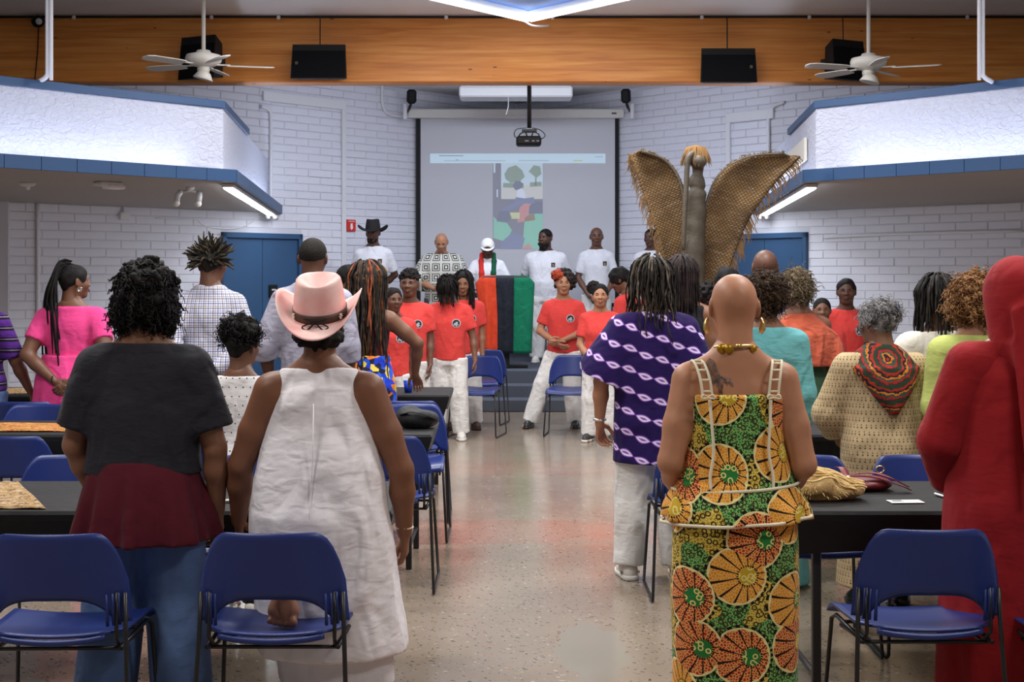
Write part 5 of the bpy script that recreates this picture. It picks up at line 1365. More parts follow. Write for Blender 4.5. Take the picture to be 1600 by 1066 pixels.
def wax():
    g = G('wax_print'); p = g.uv()
    q = g.map(p, (5.2, 5.2, 1), loc=(.35, .2, 0))
    vd = g.t.nodes.new('ShaderNodeTexVoronoi'); vd.voronoi_dimensions = '2D'; g.put(vd.inputs['Vector'], q); vd.inputs['Scale'].default_value = 1.0; vd.inputs['Randomness'].default_value = .62
    pos = vd.outputs['Position']; rnd = g.xyz(vd.outputs['Color'])
    dv = g.n('VectorMath', props={'operation': 'SUBTRACT'}, i0=q, i1=pos); dx, dy, _ = g.xyz(dv)
    dx = g.m_('ADD', dx, .03)
    r = g.m_('SQRT', g.m_('ADD', g.m_('POWER', dx, 2.0), g.m_('POWER', dy, 2.0))); dx2 = g.m_('SUBTRACT', dx, .17); r2 = g.m_('SQRT', g.m_('ADD', g.m_('POWER', dx2, 2.0), g.m_('POWER', dy, 2.0))); th = g.m_('ARCTAN2', dy, dx2)
    small = g.t.nodes.new('ShaderNodeTexVoronoi'); small.voronoi_dimensions = '2D'; small.feature = 'DISTANCE_TO_EDGE'; g.put(small.inputs['Vector'], p); small.inputs['Scale'].default_value = 110.0
    crack = g.m_('LESS_THAN', small.outputs[0], .13)
    dots = g.t.nodes.new('ShaderNodeTexVoronoi'); dots.voronoi_dimensions = '2D'; g.put(dots.inputs['Vector'], p); dots.inputs['Scale'].default_value = 44.0
    ringd = g.m_('LESS_THAN', g.m_('ABSOLUTE', g.m_('SUBTRACT', dots.outputs[0], .30)), .09)
    # ground between the fans: green or mustard with small rings
    big = g.n('TexNoise', Vector=p, Scale=5.0, Detail=1.0)
    grd = g.mix(g.m_('GREATER_THAN', big, .50), c8(34, 112, 52), c8(176, 142, 32)); grd = g.mix(crack, grd, g.mix(g.m_('GREATER_THAN', big, .50), c8(150, 190, 110), c8(226, 206, 110))); grd = g.mix(ringd, grd, c8(58, 50, 20))
    # fan
    fan = g.mix(g.m_('GREATER_THAN', rnd[0], .46), c8(214, 134, 34), c8(178, 42, 30)); fan = g.mix(g.m_('MULTIPLY', crack, .8), fan, c8(238, 196, 110))
    rays = g.m_('GREATER_THAN', g.m_('ABSOLUTE', g.m_('SINE', g.m_('MULTIPLY', th, 7.0))), .965)
    fan = g.mix(rays, fan, c8(28, 20, 14))
    core = g.mix(g.m_('GREATER_THAN', rnd[1], .5), c8(40, 120, 56), c8(190, 156, 40)); core = g.mix(ringd, core, c8(230, 214, 130))
    c = grd
    teeth = g.m_('GREATER_THAN', g.m_('SINE', g.m_('MULTIPLY', th, 26.0)), -.1)
    R1 = g.m_('ADD', .45, g.m_('MULTIPLY', g.m_('SINE', g.m_('MULTIPLY', th, 14.0)), .012))
    c = g.mix(g.m_('MULTIPLY', g.m_('LESS_THAN', r, .535), teeth), c, c8(24, 18, 14))
    c = g.mix(g.m_('LESS_THAN', r, .485), c, c8(232, 214, 150))
    c = g.mix(g.m_('LESS_THAN', r, R1), c, fan)
    c = g.mix(g.m_('MULTIPLY', g.m_('LESS_THAN', r2, .185), teeth), c, c8(20, 16, 12))
    c = g.mix(g.m_('LESS_THAN', r2, .15), c, core)
    return cloth_fin(g, c, wr=.2)
def sprig():
    g = G('beige_sprig_print'); x, y, z = g.xyz(g.uv())
    ry = g.m_('DIVIDE', y, .032); row = g.m_('FLOOR', ry); fy = g.m_('SUBTRACT', g.m_('FRACT', ry), .5)
    fx = g.m_('SUBTRACT', g.m_('FRACT', g.m_('ADD', g.m_('DIVIDE', x, .021), g.m_('MULTIPLY', row, .5))), .5)
    d1 = g.m_('LESS_THAN', g.m_('ADD', g.m_('POWER', g.m_('MULTIPLY', fx, 1.1), 2.0), g.m_('POWER', g.m_('MULTIPLY', g.m_('ADD', fy, .17), 1.5), 2.0)), .040)
    d2 = g.m_('LESS_THAN', g.m_('ADD', g.m_('POWER', g.m_('MULTIPLY', fx, 1.4), 2.0), g.m_('POWER', g.m_('MULTIPLY', g.m_('SUBTRACT', fy, .20), 1.7), 2.0)), .032)
    c = g.mix(g.m_('MULTIPLY', g.m_('MAXIMUM', d1, d2), .85), c8(188, 166, 128), c8(62, 44, 40))
    return cloth_fin(g, c)
def squares():
    g = G('mudcloth_squares'); x, y, z = g.xyz(g.uv())
    def tri(v, per): return g.m_('ABSOLUTE', g.m_('SUBTRACT', g.m_('FRACT', g.m_('DIVIDE', v, per)), .5))
    k = g.m_('MAXIMUM', tri(x, .135), tri(y, .135))
    band = g.m_('MODULO', g.m_('FLOOR', g.m_('MULTIPLY', k, 8.0)), 2.0)
    c = g.mix(g.m_('GREATER_THAN', band, .5), c8(30, 30, 32), c8(196, 194, 186)); c = g.mix(g.m_('LESS_THAN', k, .30), c, g.mix(g.m_('LESS_THAN', g.m_('ABSOLUTE', g.m_('SUBTRACT', k, .16)), .05), c8(206, 204, 196), c8(40, 40, 42)))
    return cloth_fin(g, c)
def dotted():
    g = G('dotted_white'); x, y, z = g.xyz(g.uv())
    ry = g.m_('DIVIDE', y, .042); row = g.m_('FLOOR', ry); fy = g.m_('SUBTRACT', g.m_('FRACT', ry), .5); fx = g.m_('SUBTRACT', g.m_('FRACT', g.m_('ADD', g.m_('DIVIDE', x, .042), g.m_('MULTIPLY', row, .5))), .5)
    d = g.m_('LESS_THAN', g.m_('ADD', g.m_('POWER', fx, 2.0), g.m_('POWER', fy, 2.0)), .008)
    return cloth_fin(g, g.mix(d, c8(214, 212, 212), c8(40, 36, 44)))
def striped():
    g = G('purple_stripes'); x, y, z = g.xyz(g.uv()); f = g.m_('FRACT', g.m_('DIVIDE', y, .075))
    c = g.ramp(f, [(0, c8(84, 40, 132)), (.35, c8(24, 18, 30)), (.55, c8(150, 130, 170)), (.62, c8(24, 18, 30)), (.75, c8(74, 34, 120))], True)
    return cloth_fin(g, c)
def paisley(ctr):
    g = G('paisley_scarf'); p = g.ob(); x, y, z = g.xyz(p)
    n = g.n('TexNoise', Vector=p, Scale=38.0, Detail=2.0)
    r = g.m_('SQRT', g.m_('ADD', g.m_('POWER', g.m_('SUBTRACT', x, ctr[0]), 2.0), g.m_('POWER', g.m_('SUBTRACT', z, ctr[2]), 2.0)))
    k = g.m_('FRACT', g.m_('ADD', g.m_('MULTIPLY', r, 14.0), g.m_('MULTIPLY', n, .5)))
    c = g.ramp(k, [(0, c8(34, 58, 42)), (.18, c8(160, 44, 30)), (.34, c8(40, 30, 36)), (.48, c8(196, 112, 36)), (.60, c8(46, 76, 62)), (.74, c8(150, 36, 34)), (.88, c8(60, 40, 30))], True)
    v = g.n('TexVoronoi', Vector=p, Scale=62.0); c = g.mix(g.m_('MULTIPLY', g.m_('LESS_THAN', v, .28), .6), c, c8(44, 42, 40))
    return cloth_fin(g, c)
def bright():
    g = G('bright_print'); v = g.n('TexVoronoi', 1, Vector=g.ob(), Scale=26.0); f = g.xyz(v)[0]
    return cloth_fin(g, g.ramp(f, [(0, c8(30, 60, 190)), (.3, c8(220, 120, 40)), (.5, c8(226, 200, 80)), (.65, c8(30, 30, 60)), (.8, c8(40, 90, 210))], True))
RED = cloth('red_tee', c8(208, 66, 62)); WTEE = cloth('white_tee', c8(214, 214, 222)); WPANT = cloth('white_trousers', c8(218, 216, 214), wr=.5)
DEN = cloth('blue_denim', c8(84, 108, 150), var=.25); BLKC = cloth('black_cotton', (.014, .014, .016)); KHA = cloth('khaki', c8(150, 124, 90)); GREYT = cloth('grey_trousers', c8(70, 72, 80))
SNK = plain('white_sneaker', c8(208, 204, 198), .6); SOLE = plain('sole_white', c8(214, 212, 206), .7); BSH = plain('black_shoe', (.012, .012, .013), .3); BOOT = plain('tan_boot', c8(120, 74, 36), .6); BROWNSH = plain('brown_shoe', c8(66, 44, 34), .6)
PB = [plain('print_grey', c8(190, 190, 200), .8), plain('print_black', (.02, .02, .022), .8), plain('print_pale', c8(170, 176, 186), .8)]
PS = [plain('emblem_brown', c8(70, 54, 40), .8), plain('emblem_dark', c8(40, 34, 30), .8), plain('emblem_tan', c8(140, 120, 90), .8)]
DK = c8(98, 66, 51); DK2 = c8(110, 74, 56); MD = c8(134, 92, 68); LT = c8(166, 118, 90); LT2 = c8(178, 126, 96); VD = c8(84, 56, 44)
GOLD = plain('gold', (.75, .52, .2), .3, metal=1)

# ------------------------------------------------------------------ hats
def cowboy_hat(p, mat, label=None, sx=1.0, bx=.065, taper=1.0, curl=.11, dip=.025, crown=.115, tilt=0.0, off=(0, -.02, .40)):
    u = p.u; base = p.P(0, -.08+off[1], off[2]); Mt = Matrix.Rotation(tilt, 3, 'X'); rx, ry = .080*sx, .100*sx
    def W(q): q = Mt @ Vector(q); return p.M @ (Vector(base)+q)
    def brim(a, t):
        ph = a*2*PI; c, s_ = math.cos(ph), math.sin(ph); t2 = t
        X = (rx+(bx*sx)*t2)*c*(1-.10*t2*abs(c)**4); Y = (ry+.085*sx*t2)*s_
        return W((X, Y, curl*sx*(t2**1.35)*abs(c)**2.2-dip*t2*abs(s_)**2))
    m = MB(); m.grid(brim, 56, 8, -.004); b = m.build('hat', mat, p.root, True)
    def crownf(a, t):
        ph = a*2*PI; c, s_ = math.cos(ph), math.sin(ph)
        prof = [(0, 1.06), (.35, .99), (.65, .92), (.82, .86), (.92, .77), (.97, .58), (1.0, .05)]
        k = np.interp(t, [q[0] for q in prof], [q[1] for q in prof]); hz = np.interp(t, [0, .35, .65, .82, .92, .97, 1.0], [0, .45, .78, .95, 1.0, .97, .80])
        pinch = 1-.10*max(0, s_)*t
        dent = -.018*sx*math.exp(-(k*c/.35)**2)*max(0, (t-.86)/.14)
        return W((rx*1.02*k*c*pinch, ry*1.02*k*s_, crown*sx*hz+dent+.012*sx*abs(c)**2*max(0, t-.5)))
    m = MB(); m.grid(crownf, 48, 22); m.build('hat_crown', mat, b, True)
    return b, W, rx, ry

# ------------------------------------------------------------------ left of the aisle, near
d = 4.81
p = Person((PX(226, d), d), 0, 1.62, 'person in a black T-shirt, maroon skirt and blue jeans with a black bob', MD, bw=1.10, bd=1.0, fem=True, res=.011, armL=((-.148, -.005, .62), (-.112, .055, .49)), armR=((.152, -.01, .615), (.150, .03, .475)), curl=.6, legs={'L': ((-.068, .008, .275), (-.088, -.015, .045)), 'R': ((.068, .008, .275), (.088, -.015, .045))})
p.trousers(DEN, ease=.022, flare=.04, knee=.014, wr=(.006, 18))
hw = .185
p.skirt([(.68, .252, .21, 0, -.01), (.74, .240, .20, 0, -.01), (.84, .212, .178, 0, -.012), (.90, .195, .165, 0, -.01), (.96, .175, .145, 0, 0)], cloth('maroon_wool', c8(84, 22, 34), wr=.2), n=2.1, folds=(9, .085), res=.009)
p.top(cloth('faded_black_tee', (.020, .020, .026), wr=.5), sleeve=.80, hem=.560, ease=.026, neck=(.838, .05), sl_ease=.022, sl_flare=.014, straight=.75, wr=(.006, 22), seed=4)
p.curls(BLACKHAIR, [(0, -.12, .25, .90, 1.02, .92), (-.42, -.25, -.22, .52, .78, .62), (.42, -.25, -.22, .52, .78, .62), (0, -.48, -.22, .8, .62, .62), (-.55, -.2, -.42, .38, .55, .42), (.55, -.2, -.42, .38, .55, .42)], 420, .013, res=.0075, seed=3)
p.frizz([BLACKHAIR], [(0, -.12, .25, .92, 1.04, .94), (-.42, -.25, -.22, .54, .80, .64), (.42, -.25, -.22, .54, .80, .64), (0, -.48, -.22, .82, .64, .64), (-.55, -.2, -.42, .40, .57, .44), (.55, -.2, -.42, .40, .57, .44)], 2600, .045, .0028, seed=8, turn=2.6, fall=.9, stand=.22)
p.shoes(BSH, SOLE)
# pink hat
d = 4.80; x0 = PX(500, d); h = 1.52
lx = -.742-x0
p = Person((x0, d), 0, h, 'person in a pink cowboy hat and sleeveless white dress, kneeling on a chair', c8(122, 80, 58), bw=1.26, bd=1.15, fem=True, res=.011, armL=((-.180, .00, .615), (-.198, .07, .475), (-.1, .55, -.85), (.9, .4, 0)), armR=((.185, -.005, .605), (.190, .03, .455), (0, .1, -1), (-1, .1, 0)), curl=.75, feet=False, lean=(0, .0), pitch=-4,
    legs={'L': ((lx/h, -.045/h, .50/h), (lx/h, -.315/h, .60/h)), 'R': ((.02, .03, .27), (.015, .025, .045))})
v = Vol((lx-.08, -.48, .43), (lx+.08, -.26, .70), .004)                       # bare foot, sole to the camera, toes on the seat
ax, ay = lx+.01, -.345
v.cone((lx, -.315, .60), (ax, ay, .595), .036, .036, .02); v.cone((ax, ay, .60), (ax, ay-.005, .52), .033, .040, .02); v.cone((ax-.014, ay, .512), (ax+.016, ay, .510), .036, .034, .02)
for k_, (dx, dz, rr) in enumerate(((.030, .468, .0165), (.010, .466, .0125), (-.006, .467, .0115), (-.021, .469, .011), (-.035, .473, .0105))):
    v.cone((ax+dx*.85, ay-.012, .505), (ax+dx*1.1, ay-.034, dz+.016), rr*.9, rr, .003)
v.ell((ax+.006, ay-.034, .535), (.020, .012, .040), .012, 'sub')
V, Q = v.nets(); ft = link('bare_foot', quadmesh('bare_foot', V, Q), p.root, skin(c8(150, 104, 80)), True)
LIN = cloth('white_linen', c8(226, 222, 226), wr=.75, ws=7.0)
R_ = lambda zz_, w_, dd_, cy=0.0, cx=0.0: (zz_, w_, dd_, cx, cy)
PD = [R_(.30, .262, .205, -.01, .045), R_(.45, .255, .205, -.015, .03), R_(.62, .248, .21, -.025, .015), R_(.78, .238, .205, -.03), R_(.90, .225, .185, -.015), R_(1.0, .205, .162, 0), R_(1.08, .180, .142, .005), R_(1.15, .158, .125, 0), R_(1.20, .138, .105, -.004), R_(1.235, .105, .080, -.008), R_(1.265, .075, .060, -.010)]
v = Vol((-.36, -.32, .26), (.36, .32, 1.34), .010)
v.loft(PD, .01, 2.2, lambda th, Z: .022*np.clip((1.1-Z)/.8, 0, 1)*(np.sin(5*th+1.3*np.sin(2*th+11))+.4*np.sin(11*th)))
for g in (-1, 1): v.cone(p.neck0+np.array([g*.045, -.006, -.008]), p.arm['R' if g > 0 else 'L'][0]*.62+p.neck0*.38+np.array([0, -.006, .012]), .045, .044, .04)
v.cutplane((0, 0, 1.268), (0, .14, 1.0)); p.garment('dress', v, LIN, (.006, 20), 12)
MB().tube([(.0, -.155, 1.16), (.002, -.185, 1.0), (.0, -.205, .90), (-.003, -.232, .78), (0, -.232, .62), (.01, -.215, .45)], .002, 6).build('back_seam', LIN, p.root, True)
p.skirt([R_(.19, .20, .17, .0, .06), R_(.30, .205, .18, .0, .05), R_(.46, .22, .18, .0, .03)], cloth('sheer_lining', c8(208, 206, 212)), 'dress_lining', 2.2, (4, .03), None, 3, .012)
p.haircap(BLACKHAIR, .10, .004, side=-.38); p.curls(BLACKHAIR, [(0, -.50, -.42, .74, .48, .40), (-.35, -.25, -.40, .42, .5, .36), (.35, -.25, -.40, .42, .5, .36)], 170, .011, seed=4, name='nape_curls', facecut=False)
PINK = G('pink_felt'); _f = PINK.n('TexNoise', Vector=PINK.ob(), Scale=9.0, Detail=4.0); PINK.bump(PINK.n('TexNoise', Vector=PINK.ob(), Scale=300.0), .15, .002); PINK = PINK.fin(PINK.ramp(_f, [(.3, c8(226, 166, 162)), (.5, c8(232, 190, 184)), (.7, c8(236, 208, 202))]), .8, .2)
b, W, rx, ry = cowboy_hat(p, PINK, sx=1.09, curl=.085, dip=.018, crown=.125, tilt=R(13), off=(0, -.02, .25))
BR = plain('hat_leather', c8(70, 46, 34), .55, var=.2, vs=40)
m = MB(); m.grid(lambda a, t: W((rx*1.075*math.cos(a*2*PI), ry*1.075*math.sin(a*2*PI), .006+.030*t)), 48, 2, .003); bd_ = m.build('hat_band', BR, b, True)
IV = plain('ivory_bead', c8(226, 220, 200), .4)
for a in (-.155, .155):
    m = MB(); aa = -PI/2+a*2*PI
    for k_ in range(6):
        q = k_*PI/3; da = .075*math.cos(q); dz = .009*math.sin(q)
        m.tube([W((rx*1.115*math.cos(aa+da*.25), ry*1.115*math.sin(aa+da*.25), .021+dz*.25)), W((rx*1.115*math.cos(aa+da), ry*1.115*math.sin(aa+da), .021+dz*1.2))], [.0022, .0028], 6)
    m.build('bead_flower', IV, bd_, True)
for g in (-1, 1): MB().tube([W(q) for q in smooth_path([(g*.040, -ry*1.08, .028), (g*.012, -ry*1.14, .022), (g*.002, -ry*1.15, .018), (g*.026, -ry*1.22, -.006), (g*.044, -ry*1.18, .002), (g*.02, -ry*1.14, .014)], 5)], .0028, 6).build('lace_bow', BLKC, bd_, True)
MB().tube([p.root.matrix_world @ Vector(0 for _ in ()) if False else Vector((p.arm['L'][2][0]+.026*math.cos(a), p.arm['L'][2][1]+.026*math.sin(a)-.005, p.arm['L'][2][2]+.025)) for a in np.linspace(0, 2*PI, 18)], .006, 6).build('bracelet', GOLD, p.root, True)
MB().tube([Vector((p.arm['R'][2][0]+.029*math.cos(a), p.arm['R'][2][1]+.029*math.sin(a)-.002, p.arm['R'][2][2]+.02)) for a in np.linspace(0, 2*PI, 18)], .004, 6).build('bracelet', IV, p.root, True)
# girl in dotted top
d = 6.55
p = Person((PX(376, d), d), -6, 1.34, 'child in a dotted white top with a high curly puff', DK2, bw=.92, fem=True, res=.012, yaw=18, armL='lowfront', armR='down')
p.top(dotted(), sleeve=.45, hem=.44, ease=.016, flare=.01, seed=3); p.trousers(BLKC, ease=.015); p.shoes(SNK, SOLE)
p.haircap(BLACKHAIR, .05, .002)
p.curls(BLACKHAIR, [(0, -.35, 1.02, .72, .66, .52), (-.5, -.3, .8, .4, .45, .4), (.5, -.3, .8, .4, .45, .4)], 230, .016, res=.009, seed=5, facecut=False, name='hair_puff', jit=.6); p.frizz([BLACKHAIR], [(0, -.35, 1.02, .74, .68, .54), (-.5, -.3, .8, .42, .47, .42), (.5, -.3, .8, .42, .47, .42)], 900, .04, .0026, seed=5, facecut=False)
# ------------------------------------------------------------------ left, middle distance
d = 9.46
p = Person((PX(-34, d), d), -12, 1.62, 'person in a purple striped top and jeans at the left edge', DK2, bw=1.12, fem=True, res=.014, armR=((.155, .03, .63), (.185, .09, .50)), armL='down')
p.top(striped(), sleeve=.9, hem=.50, ease=.025, sl_ease=.02); p.trousers(DEN, ease=.02); p.haircap(BLACKHAIR, .12, .006); p.shoes(BSH)
d = 9.50
p = Person((PX(113, d), d), 0, 1.66, 'person in a bright pink dress with long black braids and hands clasped behind', DK2, bw=1.2, bd=1.1, fem=True, res=.013, armL='behind', armR='behind', yaw=50, facial=True, curl=.7)
PNK = cloth('pink_jersey', c8(232, 74, 142))
p.top(PNK, sleeve=.62, hem=.60, ease=.016, sl_ease=.016, name='dress_bodice'); p.skirt([(.50, .28, .23, 0, 0), (.75, .262, .21, 0, 0), (.90, .245, .19, 0, -.01), (1.02, .205, .155, 0, 0), (1.06, .20, .15, 0, 0)], PNK, 'dress_skirt', 2.1, (9, .04), (.004, 20), 4, .014)
p.haircap(BLACKHAIR, .05, .002)
g_ = np.random.default_rng(2); it = []
for i in range(34):
    a = g_.random()*2*PI; e = g_.normal(size=3); top = p.P(0, -.62, .98)+e*.010
    L = .42+.30*g_.random(); x1 = g_.normal()*.05-.04
    it.append((p.xf(np.array(smooth_path([p.P(.0, -.3, .98)+e*.012, top+np.array([0, -.03, .01]), top+np.array([x1*.5, -.075, -.10]), top+np.array([x1, -.09+e[1]*.012, -.24]), top+np.array([x1*1.25+e[0]*.02, -.085, -L*.75]), top+np.array([x1*1.3+e[0]*.03, -.07, -L])], 4))), .0065))
for i in range(26):
    a = R(-110+220*i/25); it.append((p.xf(np.array([p.P(0, 0, .0)+np.array([.69*math.sin(a), -.1+.0+.86*-math.cos(a)*-1*.2, .1])*p.u*0+p.P(.69*math.sin(a), -.11+.80*math.cos(a)*.9, .15+.1*math.cos(a))-p.P(0, 0, 0), p.P(.5*math.sin(a), -.2+.5*math.cos(a), .85), p.P(0, -.45, 1.0)])), .006))
strands('braids', it, BLACKHAIR, p.root, 5); p.shoes(BSH)
MB().lathe([(.016, -.003), (.019, 0), (.016, .003), (.013, 0)], 14, p.hp(.80, -.05, -.45), Matrix.Rotation(PI/2, 3, 'X')).build('hoop_earring', plain('silver', (.8, .8, .8), .2, metal=1), p.root, True)
MB().tube([Vector((p.arm['L'][2][0]-.012+.001*math.cos(a), p.arm['L'][2][1]+.026*math.cos(a), p.arm['L'][2][2]+.026*math.sin(a)+.012)) for a in np.linspace(0, 2*PI, 16)], .005, 6).build('wristband', BLKP, p.root, True)
d = 9.40
TW = [hairmat('twist_dark', (.008, .007, .006), (.03, .026, .02)), hairmat('twist_brown', (.02, .015, .01), (.07, .055, .035))]
p = Person((PX(329, d), d), 4, 1.79, 'person in a plaid shirt with short spiky twists, hand behind back', DK2, bw=1.0, res=.013, armL='behind', armR=((.15, -.05, .635), (.02, -.12, .53)), yaw=25, curl=.7)
p.top(plaid(), sleeve=1.9, hem=.47, ease=.022, neck=(.858, .02), sl_ease=.020, wr=(.006, 22), straight=.3); p.trousers(GREYT); p.shoes(BSH)
p.haircap(TW[0], .06, .004, side=.05); p.spikes(TW, 260, .085, .0105)
d = 8.90
p = Person((PX(488, d), d), -4, 1.825, 'tall person in a light grey shirt with close-cropped hair', DK, res=.013, bw=1.08, armL=((-.165, -.02, .63), (-.155, .02, .50)), armR='down')
p.top(cloth('grey_shirt', c8(158, 156, 172), wr=.55), sleeve=1.35, hem=.47, ease=.026, neck=(.852, .02), sl_ease=.028, sl_flare=.01, straight=.4, wr=(.007, 20)); p.trousers(GREYT); p.shoes(BSH); p.haircap(hairmat('cropped', (.008, .007, .006), (.02, .016, .013), .8, 90), .025, 0, side=.28)
d = 9.60; x0 = PX(571, d); hx = PX(655, 10.03)-x0
p = Person((x0, d), -4, 1.645, 'person with long coloured locs and bare shoulders leaning on a table', c8(112, 76, 56), bw=1.1, fem=True, res=.013, armL='down', armR=((.215, .045, .685), ((hx-.03)/1.645, .235/1.645, .905/1.645), (.10, .72, -.68), (0, -.6, -.8)), curl=.35, lean=(.0, .03))
p.skirt([(.03, .24, .20, 0, 0), (.5, .23, .19, 0, 0), (.84, .22, .17, 0, -.01), (1.0, .175, .135, 0, .01), (1.05, .17, .13, 0, .01)], bright(), 'printed_skirt', 2.1, (6, .04), res=.015)
p.top(cloth('maroon_top', c8(78, 24, 34)), sleeve=0, hem=.59, ease=.010, neck=(.775, 0), armhole=False, name='halter_top')
LOC = [hairmat('loc_black', (.006, .005, .005), (.03, .024, .02)), hairmat('loc_brown', (.02, .012, .008), (.08, .045, .025)), hairmat('loc_gold', (.09, .05, .015), (.30, .17, .05)), hairmat('loc_red', (.14, .03, .015), (.32, .08, .03))]
p.haircap(LOC[0], .05, .003); p.locs([LOC[0], LOC[0], LOC[1], LOC[0], LOC[1], LOC[2], LOC[3], LOC[0]], 170, .60, .0085, seed=5, out=.05, arc=(60, 300), spread=.9, bodypush=.05); p.shoes(BSH)
# ------------------------------------------------------------------ young people near the steps, left
def kid(x, y0, d, h, face, label, col=DK, yaw=0, pitch=0, fem=False, bw=1.0, arms=('down', 'down'), legs=None, lean=(0, 0), shoe=(SNK, SOLE, 'sneaker'), badge=True, z0=0, res=.014, facial=True, roll=0):
    p = Person((PX(x, d), d), face, h, label, col, bw=bw, fem=fem, res=res, yaw=yaw, pitch=pitch, armL=arms[0], armR=arms[1], legs=legs or {'L': ((-.062*bw, .008, .275), (-.076*bw, -.015, .045)), 'R': ((.062*bw, .008, .275), (.076*bw, -.015, .045))}, lean=lean, facial=facial, head=1.13, z0=z0, roll=roll)
    p.uvfront = 1
    p.trousers(WPANT, ease=.024, flare=.014, knee=.008, wr=(.008, 24)); p.top(RED, sleeve=.72, hem=.485, ease=.022, sl_ease=.022, neck=(.842, .15), straight=.5, wr=(.005, 20))
    if badge: p.badge(-.055, .715, .042, PB)
    p.shoes(*shoe); return p
p = kid(543, 420, 12.1, 1.66, 195, 'dark-haired young person peeking out beside the coloured locs', MD, yaw=-30, badge=False); p.haircap(BLACKHAIR, .10, .003)
p = kid(614, 455, 12.35, 1.47, 180, 'small child with a round face between the locs and the taller child', DK, yaw=-25); p.haircap(BLACKHAIR, .06, .003, side=.28)
p = kid(640, 418, 12.9, 1.62, 178, 'child in a red T-shirt with a high flat-top standing by the locs', DK, yaw=4); p.curls(BLACKHAIR, [(0, -.12, .52, .72, .84, .66)], 160, .014, seed=4, facecut=True)
p = kid(701, 430, 13.6, 1.60, 176, 'child in a red T-shirt with bowed head and short twists over the face', DK2, pitch=38, arms=('out', 'out'), facial=True)
p.haircap(BLACKHAIR, .10, .004, side=-.05); p.locs([BLACKHAIR], 120, .15, .010, seed=3, out=.02, arc=(0, 360), lenvar=.35, wav=.02)
p = kid(724, 427, 14.55, 1.62, 184, 'young person in a red T-shirt with long hair behind the bowing child', MD, yaw=6, pitch=8, shoe=(BROWNSH, BROWNSH, 'sneaker')); p.haircap(BLACKHAIR, .09, .003); p.locs([BLACKHAIR], 110, .32, .010, seed=6, out=.02, arc=(35, 325))
# ------------------------------------------------------------------ young people, right of the aisle
h = 1.62
p = kid(880, 413, 14.7, h, 172, 'child in a red T-shirt with a red and black afro, leaning with legs apart', LT, yaw=-12, lean=(.0, 0), arms=(((-.15, .01, .635), (-.005, .12, .575)), ((.155, .01, .63), (.025, .125, .555))), shoe=(BSH, BSH, 'loafer'),
        legs={'R': ((.135, .03, .275), (.215, .03, .045)), 'L': ((-.06, .01, .275), (-.075, -.02, .045))})
AF = hairmat('afro_black', (.008, .006, .006), (.03, .022, .018)); AR = hairmat('afro_red', (.25, .03, .012), (.42, .07, .03))
p.curls(AF, [(-.15, -.2, .35, .95, .95, .90), (-.5, -.1, .2, .55, .7, .7)], 260, .017, seed=5); p.curls(AR, [(.52, .25, .72, .50, .45, .42)], 120, .016, seed=6, name='hair_red_patch', facecut=False)
p = kid(938, 443, 13.45, 1.50, 168, 'child in a plain red T-shirt with hair pulled into a curly bun', LT, yaw=-8, fem=True, arms=('down', 'lowfront'), badge=False, shoe=(plain('black_white_shoe', (.03, .03, .03), .5), SOLE, 'sneaker'))
p.haircap(BLACKHAIR, .045, .001); p.curls(BLACKHAIR, [(.60, -.35, .72, .48, .45, .46)], 110, .015, seed=4, facecut=False, name='hair_bun')
p = kid(980, 413, 14.6, 1.68, 60, 'young person in a red T-shirt turned away with bowed head', DK2, yaw=-10, pitch=30, facial=False, badge=False, bw=1.08); p.haircap(BLACKHAIR, .12, .005, side=-.15)
p = kid(1107, 450, 11.25, 1.50, 5, 'dark-haired child in a red T-shirt between the black vest and the bald head', DK, facial=False, badge=False); p.curls(BLACKHAIR, [(0, -.15, .25, .85, .95, .9)], 150, .016, seed=3)
p = kid(1136, 425, 10.7, 1.63, -5, 'dark-haired young person mostly hidden behind the bald person', DK, facial=False, badge=False); p.haircap(BLACKHAIR, .12, .004)
p = kid(1284, 470, 11.7, 1.39, 175, 'small child in a red T-shirt looking at the camera by the right door', DK2, yaw=3, badge=True); p.haircap(BLACKHAIR, .035, 0, side=.28)
p = kid(1322, 442, 12.5, 1.55, 185, 'taller child in a red T-shirt by the right block wall', VD, yaw=18, badge=True); p.haircap(BLACKHAIR, .06, .003, side=.28)
# ------------------------------------------------------------------ on the stage
SG = .444
def man(x, d, h, face, label, col, pants=WPANT, tee=WTEE, yaw=0, pitch=0, bw=1.0, arms=('behind', 'behind'), shoe=(SNK, SOLE, 'sneaker'), emblem=True, belly=0.0, bd=1.0):
    p = Person((PX(x, d), d), face, h, label, col, bw=bw, bd=bd, res=.015, yaw=yaw, pitch=pitch, armL=arms[0], armR=arms[1], facial=True, z0=SG, belly=belly)
    p.uvfront = 1; p.trousers(pants, ease=.028, flare=.02, wr=(.007, 22))
    if tee: p.top(tee, sleeve=.80, hem=.475, ease=.020, sl_ease=.018, neck=(.846, .10), straight=.4, wr=(.005, 20))
    if emblem: p.badge(-.058, .735, .030, PS, 'emblem', 'sq')
    p.shoes(*shoe); return p
p = man(583, 18.3, 1.85, 178, 'person in a white T-shirt and black cowboy hat on the stage', VD, yaw=6, bw=1.05)
p.curls(BLACKHAIR, [(0, .35, -.72, .45, .40, .34)], 60, .012, seed=2, facecut=False, name='beard'); cowboy_hat(p, plain('black_felt', (.012, .011, .012), .85), sx=1.16, bx=.105, curl=.055, dip=.03, crown=.115, off=(0, 0, .36))
p = man(690, 18.5, 1.74, 180, 'bald person in a black and white square-patterned tunic looking down', LT, tee=None, pants=GREYT, pitch=26, emblem=False, bw=1.15, arms=(((-.18, .01, .64), (-.05, .14, .60)), ((.19, .02, .64), (.05, .14, .575))), belly=.02, shoe=(BSH, BSH, 'loafer'))
